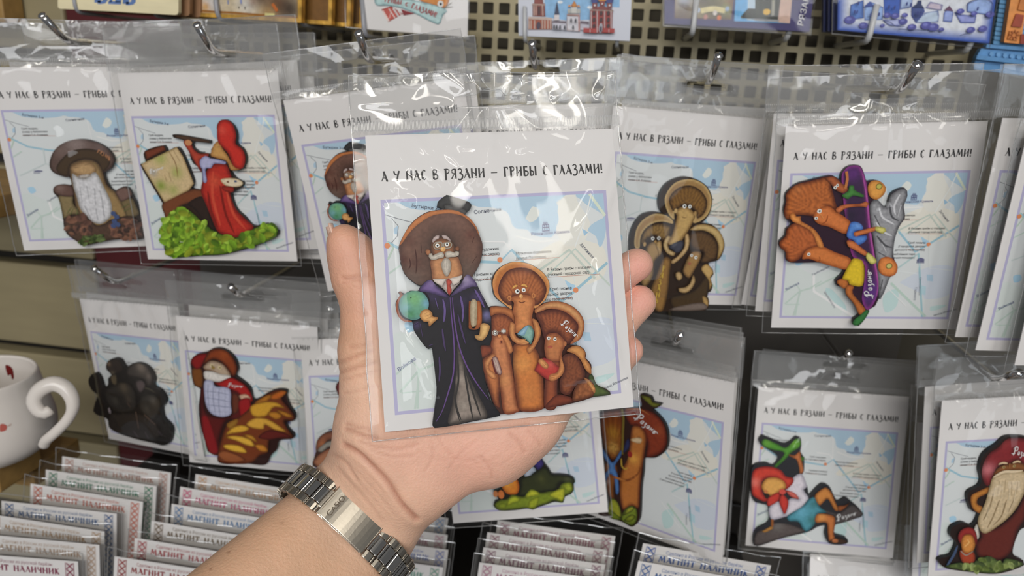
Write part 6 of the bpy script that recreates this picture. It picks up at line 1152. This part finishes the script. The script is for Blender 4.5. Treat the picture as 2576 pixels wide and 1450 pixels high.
# dark blue photo souvenir
K = (1640, 0, 5.855); fr = wall_frame(1672, 60, .475)
for k in range(2):
    frk = Frame(fr.o + np.array([0, .008 * k, 0]), fr.ux, fr.uy); g = Goods('photo_souvenir', ('dark blue souvenir with two photographs and white lettering', 'second dark blue photo souvenir behind the first')[k], 'souvenir', frk, K); g.fr = fr
    b = g.slab('plate', '180 -700 190 350 2320 468 2455 -700', .004, '261c58')
    if k == 0:
        g.p('photograph', '345 -500 330 272 1170 292 1260 -500', 'b3a27c', '6c5040', 1.2, splats=[(480,0,120,'a8b0c4',.9),(900,60,200,'5c6030',.8),(1150,60,90,'7c2a1c',.9),(450,260,200,'442e2c',.9),(1000,270,250,'38241c',.9),(750,-20,120,'302a30',.8),(1100,130,80,'8a9a5c',.6)]); g.st('photograph', '720 160 900 130 1080 160', 70, 'c4b886')
        for x, y, c in ((790,250,'a8746a'),(990,260,'b8602c'),(930,190,'c9c0b8'),(680,150,'a8b4c8'),(1110,130,'8c9cb0')): g.dot('photograph', x, y, 30, 34, c)
        g.p('photograph', '1262 -500 1210 312 2030 347 2110 -500', '5a9ccc'); g.p('photograph', '1430 -500 1400 300 1700 320 1760 -500', 'a9bccc'); g.p('photograph', '1310 240 1420 120 1520 130 1530 -500 1960 -500 1880 300 1310 270', '20241a', '161a12', .8); g.p('photograph', '1960 -500 2110 -500 2030 345 1850 330', 'b8998a'); g.dot('photograph', 1690, 175, 50, 40, 'c9a030'); g.st('photograph', '1510 290 1870 310', 30, '8a8c90'); g.st('photograph', '1790 0 1780 230', 40, '8c8a7c'); g.st('photograph', '1560 0 1550 220', 20, '44483c'); g.st('photograph', '1640 0 1630 220', 14, '44483c')
        V, Fc, w_ = font_text('РЯЗАНЬ', 3); g.text('white_lettering', V, Fc, 2225, 392, 2345, -150, w_, 120, 'd6d4d6'); g.build(b)
        film_sheet(g.root, fr, K, '160 -700 2480 -700 2345 525 165 385', .0025)
wires('white wire holder carrying the dark blue photo souvenir', [((1757,-40),(1742,84),.466), ((2008,4),(1980,98),.466)], M_WIREW, .0019)
# blue and white porcelain-style souvenir
K = (2060, 0, 4.992); fr = wall_frame(2098, 80, .455)
for k in range(4):
    frk = Frame(fr.o + np.array([-.0012 * k, .007 * k, 0]), fr.ux, fr.uy); g = Goods('painted_souvenir', ('front blue and white souvenir with painted churches', 'second of the blue and white painted stack', 'third of the blue and white painted stack', 'rearmost of the blue and white painted stack')[k], 'souvenir', frk, K, 'stacked blue and white souvenirs'); g.fr = fr
    b = g.slab('plate', '250 -600 235 378 2140 545 2310 -600', .0045, '2a4a9c' if k == 0 else '1c2450')
    if k == 0:
        g.p('blue_painting', '270 -580 250 365 2125 525 2290 -580', 'ccd0dc', '2f55ac', 6.0, nz=.05)
        for q, c in (('390 200 400 60 560 0 560 230 430 250','5478bc'),('570 260 570 100 650 20 810 90 800 250','8ca8d8'),('820 210 810 -60 1030 -60 1010 200','3456a8'),('1020 120 1030 -60 1180 -60 1170 90','a0b4dc'),('1160 100 1240 60 1320 90 1330 150 1300 190 1220 290 1160 200','3a4a80'),('1210 290 1330 160 1500 130 1510 190 1500 280','b0c0d4'),('1560 270 1570 160 1640 80 1690 160 1670 280','8c9cd0'),('1700 150 1780 180 1980 200 1960 290 1780 290','8c94cc'),('1860 150 1870 40 2050 -40 2180 40 2150 190','90a8dc'),('1340 100 1400 20 1560 60 1540 130','c0b4c4'),('800 250 1000 240 1100 300 1000 330 880 320','a8b0d8')): g.p('blue_painting', q, c, '2a3c84', .5)
        g.p('blue_painting', '560 90 640 15 700 80', '33488c'); g.p('blue_painting', '1165 90 1230 50 1245 5 1290 5 1290 60 1325 100', '22305c'); g.p('blue_painting', '1570 130 1640 70 1690 140', '5c3c58')
        for x, y, r in ((390,250,62),(560,320,50),(800,320,26),(1060,270,48),(1170,340,48),(1350,320,60),(1440,340,60),(1540,370,30),(1910,375,46),(2060,360,48),(2150,180,46),(860,190,40),(960,200,44),(1080,190,34),(1780,140,40),(1950,170,34)): g.dot('blue_painting', x, y, r, r * .7, '4a4c94'); g.dot('blue_painting', x - r * .2, y - r * .2, r * .45, r * .3, '6c70b4')
        for q in ('390 200 400 60', '560 0 560 230', '1860 150 1870 40 2050 -30 2180 45 2160 180', '800 260 900 280 960 330 1080 330', '1000 365 1560 392', '1770 445 1900 410'): g.st('blue_painting', q, 7, '24305c')
        for x, y in ((495,40),(650,185),(755,180),(450,150),(480,150),(1105,50),(1155,60),(880,90),(950,95),(1995,110),(1240,165),(1280,165)): g.dot('blue_painting', x, y, 10, 22, '2a3470')
        g.build(b); film_sheet(g.root, fr, K, '180 -600 2350 -600 2140 610 165 425', .0025)
wires('white wire holder carrying the blue and white painted souvenirs', [((2206,12),(2184,104),.446), ((2463,40),(2436,128),.446)], M_WIREW, .0019)
# carved blue window-frame souvenir
fr = wall_frame(2450, 110, .47); g = Goods('window_souvenir', 'blue wooden house-window souvenir with an orange carved frame', 'souvenir', fr, K)
M_CARV = mat('painted_carving', attr=True, rough=.5, noise_col=(200, .15, 4, (1, 1, 1)))
g.slab('backing_board', '2330 -600 2170 560 2060 640 2000 690 1940 870 3400 1050 3600 -600', .006, '41688e', M_CARV, -.004)
for k in range(11): y = 560 - 57 * (k + 1); b = g.slab('siding_board', f'{2196+k*9} {y+4} {2192+k*9} {y+52} 2700 {y+110} 2700 {y+62}', .003, '5a8fb8', M_CARV, 0.0); bevel(b, .0006)
for q, w in (('2110 555 2100 600 3300 700 3300 650', .004), ('2040 610 1995 690 3300 830 3300 705', .002), ('1990 690 1975 745 3300 890 3300 835', .005), ('1965 755 1945 870 3300 1040 3300 900', .001)): b = g.slab('sill_board', q, .005, '4d7fae', M_CARV, w); bevel(b, .0007)
for k in range(10): b = g.slab('carved_leaf', f'{2150+k*85} {655+k*9} {2185+k*85} {650+k*9} {2200+k*85} {690+k*9} {2170+k*85} {712+k*9} {2140+k*85} {690+k*9}', .001, '5c8cb8', M_CARV, .0033, round_=True)
b = g.slab('opening', '2430 -600 2318 535 2340 540 2500 -600', .002, '17120f', M_CARV, .001)
fb = g.slab('orange_frame', '2500 -600 2325 532 2540 552 2700 -600', .005, 'c8813f', M_CARV, .006); bevel(fb, .0006)
for q, c in (('2480 170 2420 330 2545 345 2580 190', '8c3a24'), ('2400 385 2370 490 2500 510 2535 400', 'b36c30'), ('2540 -30 2500 120 2600 140 2640 0', 'b36c30'), ('2540 430 2530 550 2700 570 2720 430', '7c3020')): b = g.slab('carved_panel', q, .001, c, M_CARV, .0072); bevel(b, .0004)
mb = MB(); c = px_uv(fr, K, '2452 440', .0074)[0]
for a in np.linspace(0, 6.283, 8, False): mb.tube([(c[0] + .0012 * math.cos(a), -c[1] + .0012 * math.sin(a), .0073), (c[0] + .0030 * math.cos(a), -c[1] + .0030 * math.sin(a), .0073)], .0005, 6, alb('8c4a1c'))
mb.build('rosette', M_CARV, g.root)
# ---------------------------------------------------------------- bagged window-frame magnets standing in the tray below
MW, MH = .080, .060
def bin_print(col):
    mb = MB(); c = alb(col)
    def R(a, b, x, y, cc, k): flat(mb, [(a,b),(x,b),(x,y),(a,y)], [(0,1,2,3)], cc, .00003 * k)
    for u0 in (.0025, MW - .0085):
        R(u0, .0012, u0 + .006, MH, alb('c6c0be'), 1)
        for e in (.0, .0055): R(u0 + e, .0012, u0 + e + .0004, MH, c, 2)
        for k in range(13):
            y = .0016 + k * .0044; m = u0 + .003
            for a, b in (((m - .0022, y), (m, y + .0020)), ((m + .0022, y), (m, y + .0020)), ((m - .0022, y + .0042), (m, y + .0022)), ((m + .0022, y + .0042), (m, y + .0022))): v, f = ribbon([a, b], .0008); flat(mb, v, f, c, .00009)
            flat(mb, [(m - .0006, y + .0021), (m, y + .0015), (m + .0006, y + .0021), (m, y + .0027)], [(0,1,2,3)], c, .00012)
    V, Fc, w = font_text('Сделано в России из русской берёзы'); s = .048 / w; flat(mb, np.c_[.015 + V[:,0] * s, .0046 - V[:,1] * s * 1.25], Fc, c, .00006)
    V, Fc, w = lettering('МАГНИТ НАЛИЧНИК', 1.25, .13); s = .056 / w; flat(mb, np.c_[.0115 + V[:,0] * s, .0104 - V[:,1] * .0044], Fc, c, .00006)
    me = mesh('label_print', mb.V, mb.F, mb.C); me.materials.append(M_PRINT); return me
BPR = {}
mb = MB(); mb.box((0, -MH, -.0004), (MW, 0, 0)); ME_BC = mesh('header_card', mb.V, mb.F); ME_BC.materials.append(M_CARD)
mb = MB(); mb.box((.004, -MH, -.0036), (MW - .004, -.006, -.0006), alb('4a3a2c')); ME_BW = mesh('wooden_magnet', mb.V, mb.F, mb.C); ME_BW.materials.append(mat('laser_cut_ply', attr=True, rough=.6))
def bin_bag(seed):
    mb = MB(); nx, ny = 26, 18; V = []
    for j in range(ny + 1):
        for i in range(nx + 1):
            u = -.004 + (MW + .008) * i / nx; v = -.007 + (MH + .007) * j / ny; e = min(i, nx - i, 4) / 4
            V.append((u, -v, .0014 * e + .0009 + .0011 * wrinkle(u, v, seed, 55) + (.0006 * math.sin(u * 300 + seed) if v < 0 else 0)))
    Fc = [(j*(nx+1)+i, j*(nx+1)+i+1, (j+1)*(nx+1)+i+1, (j+1)*(nx+1)+i) for j in range(ny) for i in range(nx)]; mb.add(V, up_faces(V, Fc), (1,1,1))
    mb.add([(-.004,.007,-.004),(MW+.004,.007,-.004),(MW+.004,-MH,-.004),(-.004,-MH,-.004)], [(0,1,2,3)], (1,1,1))
    me = mesh('bag', mb.V, mb.F, mb.C); me.materials.append(M_FILM); me.shade_smooth()
    mb = MB(); mb.tube([V[i] for i in range(nx + 1)], .0003, 5, (1,1,1)); mb.tube([V[j*(nx+1)] for j in range(ny + 1)], .0003, 5, (1,1,1)); mb.tube([V[j*(nx+1)+nx] for j in range(ny + 1)], .0003, 5, (1,1,1)); mr = mesh('welded_rim', mb.V, mb.F, mb.C); mr.materials.append(M_EDGE)
    return me, mr
BB = [bin_bag(s) for s in (61, 62, 63, 64)]
NBIN = 0
def bin_pack(tl, tr, col, label, lean=6.0, z=None):
    global NBIN
    L = math.hypot(tr[0] - tl[0], tr[1] - tl[1]); z = z or F * MW / L; k = F * MW / z / L; tr = (tl[0] + (tr[0] - tl[0]) * k, tl[1] + (tr[1] - tl[1]) * k); a = P(*tl, z); b = P(*tr, z); ux = (b - a) / np.linalg.norm(b - a); dn = np.array([0, -math.sin(math.radians(lean)), -math.cos(math.radians(lean))]); dn -= ux * (dn @ ux); dn /= np.linalg.norm(dn)
    fr = Frame(a, ux, dn); root = empty('magnet_pack', fr.M()); tag(root, label, 'magnet pack', 'bagged window-frame magnets in the tray')
    if col not in BPR: BPR[col] = bin_print(col)
    c = link('header_card', ME_BC, root); link('label_print', BPR[col], c); link('wooden_magnet', ME_BW, root); me, mr = BB[NBIN % 4]; bg = link('bag', me, root); link('welded_rim', mr, bg); NBIN += 1
    return fr
ROWS = []
def row(k0, items, where):
    z0 = F * MW / (math.hypot(items[0][2] - items[0][0], items[0][3] - items[0][1]) / k0[2])
    for n, (x0, y0, x1, y1, col, cname) in enumerate(items):
        o = ('rearmost', 'second from the back', 'third from the back', 'fourth from the back', 'fifth from the back', 'sixth from the back', 'seventh from the back', 'frontmost')[n]
        ROWS.append(bin_pack((k0[0] + x0 / k0[2], k0[1] + y0 / k0[2]), (k0[0] + x1 / k0[2], k0[1] + y1 / k0[2]), col, f'bagged magnet with {cname} lettering, {o} in the {where} row', z=z0 - .0088 * n))
row((0, 1045, 3.578), [(560,372,1540,520,'b08a80','dull rose'),(412,492,1420,642,'3f7a62','green'),(275,617,1345,792,'b4604c','orange-red'),(12,772,1080,892,'40608c','blue'),(-110,890,950,1052,'a88c70','tan'),(-185,1070,905,1172,'a8907c','pale brown'),(-400,1235,720,1322,'7c2f4a','wine red')], 'far left')
row((0, 1045, 3.578), [(1760,532,2740,690,'c09a78','peach'),(1622,645,2660,830,'c0547c','pink'),(1545,800,2600,965,'5a7ca4','light blue'),(1362,952,2440,1130,'6c5c48','brown'),(1212,1107,2330,1290,'a04a50','crimson'),(1030,1272,2190,1450,'8c3a3c','dark red')], 'second')
row((0, 0, 1), [(850,1255,1128,1305,'7c94b4','grey-blue'),(842,1305,1160,1352,'b08a98','mauve'),(838,1345,1152,1388,'7a84b0','lilac'),(820,1388,1140,1432,'6c9484','grey-green')], 'middle')
row((0, 0, 1), [(1252,1310,1548,1350,'9c6c7c','plum'),(1226,1340,1546,1388,'94707c','dusty rose'),(1216,1378,1542,1424,'8c6c7c','faded purple'),(1206,1416,1538,1462,'a4788c','faded pink')], 'right-hand')
# blue-headed packs and cards further right
row((0, 0, 1), [(1618,1368,1940,1424,'44609c','royal blue'),(1606,1412,1934,1470,'4a6694','steel blue')], 'blue')
back_pack(pose(CW, CH, [(2028,1392),(2400,1420),(2380,1850),(2040,1820)]), 'pack lying lowest, its headline just visible below the green plane pack', 1)
# the black tray that holds them
tr_ = empty('display_tray', Matrix.Translation(ROWS[0].pt(0, MH))); tag(tr_, 'black tray holding the bagged magnets at the bottom', 'tray'); M_TRAY = mat('black_plastic', '1a1714', rough=.45)
zt = min(f.pt(0, MH)[2] for f in ROWS) - .004; zb = max(f.pt(0, 0)[2] for f in ROWS)
xa = min(f.pt(0, 0)[0] for f in ROWS) - .03; xb = max(f.pt(MW, 0)[0] for f in ROWS) + .02
def tray_part(name, a, b):
    mb = MB(); mb.box(a, b); o = mb.build(name, M_TRAY); bevel(o, .001); o.parent = tr_; o.matrix_parent_inverse = tr_.matrix_world.inverted()
tray_part('tray_floor', (xa, -.26, zt - .003), (xb, -.002, zt)); tray_part('tray_back', (xa, -.006, zt), (xb, -.002, zt + .030))
# ---------------------------------------------------------------- white cup on the wooden shelf at the left
from mathutils.bvhtree import BVHTree
ZM = .500; rc = P(-60, 945, ZM); HM = .060
prof = [(.0365,0),(.0372,-.003),(.0385,-.010),(.0415,-.022),(.0440,-.034),(.0440,-.044),(.0410,-.052),(.0340,-.0585),(.026,-.0605)]
inn = [(.0345,0),(.0352,-.004),(.0366,-.012),(.0392,-.024),(.0412,-.036),(.0400,-.046),(.034,-.053),(.0,-.055)]
mug = empty('white_cup', Matrix.Translation(rc + np.array([0, 0, -.0605]))); tag(mug, 'white bulbous porcelain cup with a scrolled handle and red prints', 'cup')
def lathe(p, n=64):
    V = [(r * math.cos(2*math.pi*k/n), r * math.sin(2*math.pi*k/n), z + .0605) for r, z in p for k in range(n)]; Fc = [(i*n+k, i*n+(k+1) % n, (i+1)*n+(k+1) % n, (i+1)*n+k) for i in range(len(p)-1) for k in range(n)]; return V, Fc
def smooth_prof(p): return [tuple(q) for q in cr(np.array(p), .0015, False)]
M_PORC = mat('porcelain', 'd2cbc4', rough=.18, spec=.5)
po, pi_ = smooth_prof(prof), smooth_prof(inn)
path = [(.0, -.0605)] + po[::-1] + [(.0357, .0008)] + pi_
V, Fc = lathe(path); mb = MB(); mb.add(V, [f[::-1] for f in Fc], (1,1,1)); body = mb.build('cup_body', M_PORC, mug, True)
hp = [(128,1030),(112,1040),(96,1032),(86,1012),(92,992),(110,975),(136,966),(162,976),(180,1000),(183,1028),(170,1056),(148,1080),(128,1098),(116,1108),(110,1120)]
zz = [.470,.468,.467,.466,.466,.466,.467,.468,.469,.470,.471,.472,.473,.475,.478]
pts = cr(np.array([P(x, y, z) for (x, y), z in zip(hp, zz)]), .002, False); o0 = rc + np.array([0, 0, -.0605]); n = len(pts)
mb = MB(); mb.tube([p - o0 for p in pts], [.0034 + .0018 * math.sin(math.pi * min(1, i / n * 1.6)) for i in range(n)], 14); mb.build('handle', M_PORC, mug, True)
tree = BVHTree.FromPolygons([tuple(np.array(v) + o0) for v in V], [tuple(f) for f in Fc])
def stick(part, s, col):
    q = nums(s); v, t, _ = fill([cr(q, 2.5)], 3.0); mb = MB(); W = []
    for x, y in v:
        d = c2w([(x - CX) / F, (y - CY) / F, 1.0]); h = tree.ray_cast(Vector(CAM), Vector(d)); p = np.array(h[0]) if h[0] else CAM + d * ZM; W.append(p - d / np.linalg.norm(d) * .0002 - o0)
    mb.add(W, [tuple(f) for f in t], alb(col)); mb.build(part, mat('ceramic_decal', attr=True, rough=.3), body)
stick('leaf_decal', '13 921 22 920 32 930 35 950 31 955 26 942 20 946', '6c1c1c'); stick('berry_decal', '0 1070 8 1067 17 1072 16 1082 8 1086 0 1086', 'b05a50'); stick('berry_decal', '17 1074 24 1068 30 1067 28 1071 22 1074', 'b8a49a')
# shelf and posts of pale wood
M_WOOD = mat('pale_wood', '9a7a48', rough=.55, noise_col=(12, .18, 5, (1, 8, 8)))
sh = empty('wooden_shelf', Matrix.Translation(o0)); tag(sh, 'pale wooden shelf under the white cup', 'shelf')
def shelf_part(root, name, a, b):
    mb = MB(); mb.box(a, b); o = mb.build(name, M_WOOD); bevel(o, .001); o.parent = root; o.matrix_parent_inverse = root.matrix_world.inverted()
d_ = c2w([(100 - CX) / F, (1118 - CY) / F, 1.0]); bk = CAM + d_ * ((o0[2] - CAM[2]) / d_[2]); xr = bk[0]; yb = bk[1]
shelf_part(sh, 'board', (o0[0] - .30, -.20, o0[2] - .018), (xr, yb, o0[2] - .0001)); shelf_part(sh, 'bracket', (o0[0] - .28, -.12, o0[2] - .034), (xr - .004, yb - .006, o0[2] - .018))
ps = P(26, 515, .56); up = empty('wooden_ledge', Matrix.Translation(ps)); tag(up, 'pale wooden ledge end at the left edge beside the bearded boletus pack', 'ledge')
shelf_part(up, 'board', (ps[0] - .25, ps[1] - .02, ps[2] - .009), (ps[0], .010, ps[2] + .009)); 
pp = P(15, 20, .60); po_ = empty('wooden_post', Matrix.Translation((pp[0], 0, 1.2))); tag(po_, 'brown wooden post at the upper left edge', 'post'); shelf_part(po_, 'post', (pp[0] - .06, -.012, pp[2] - .012), (pp[0], .010, 2.2))
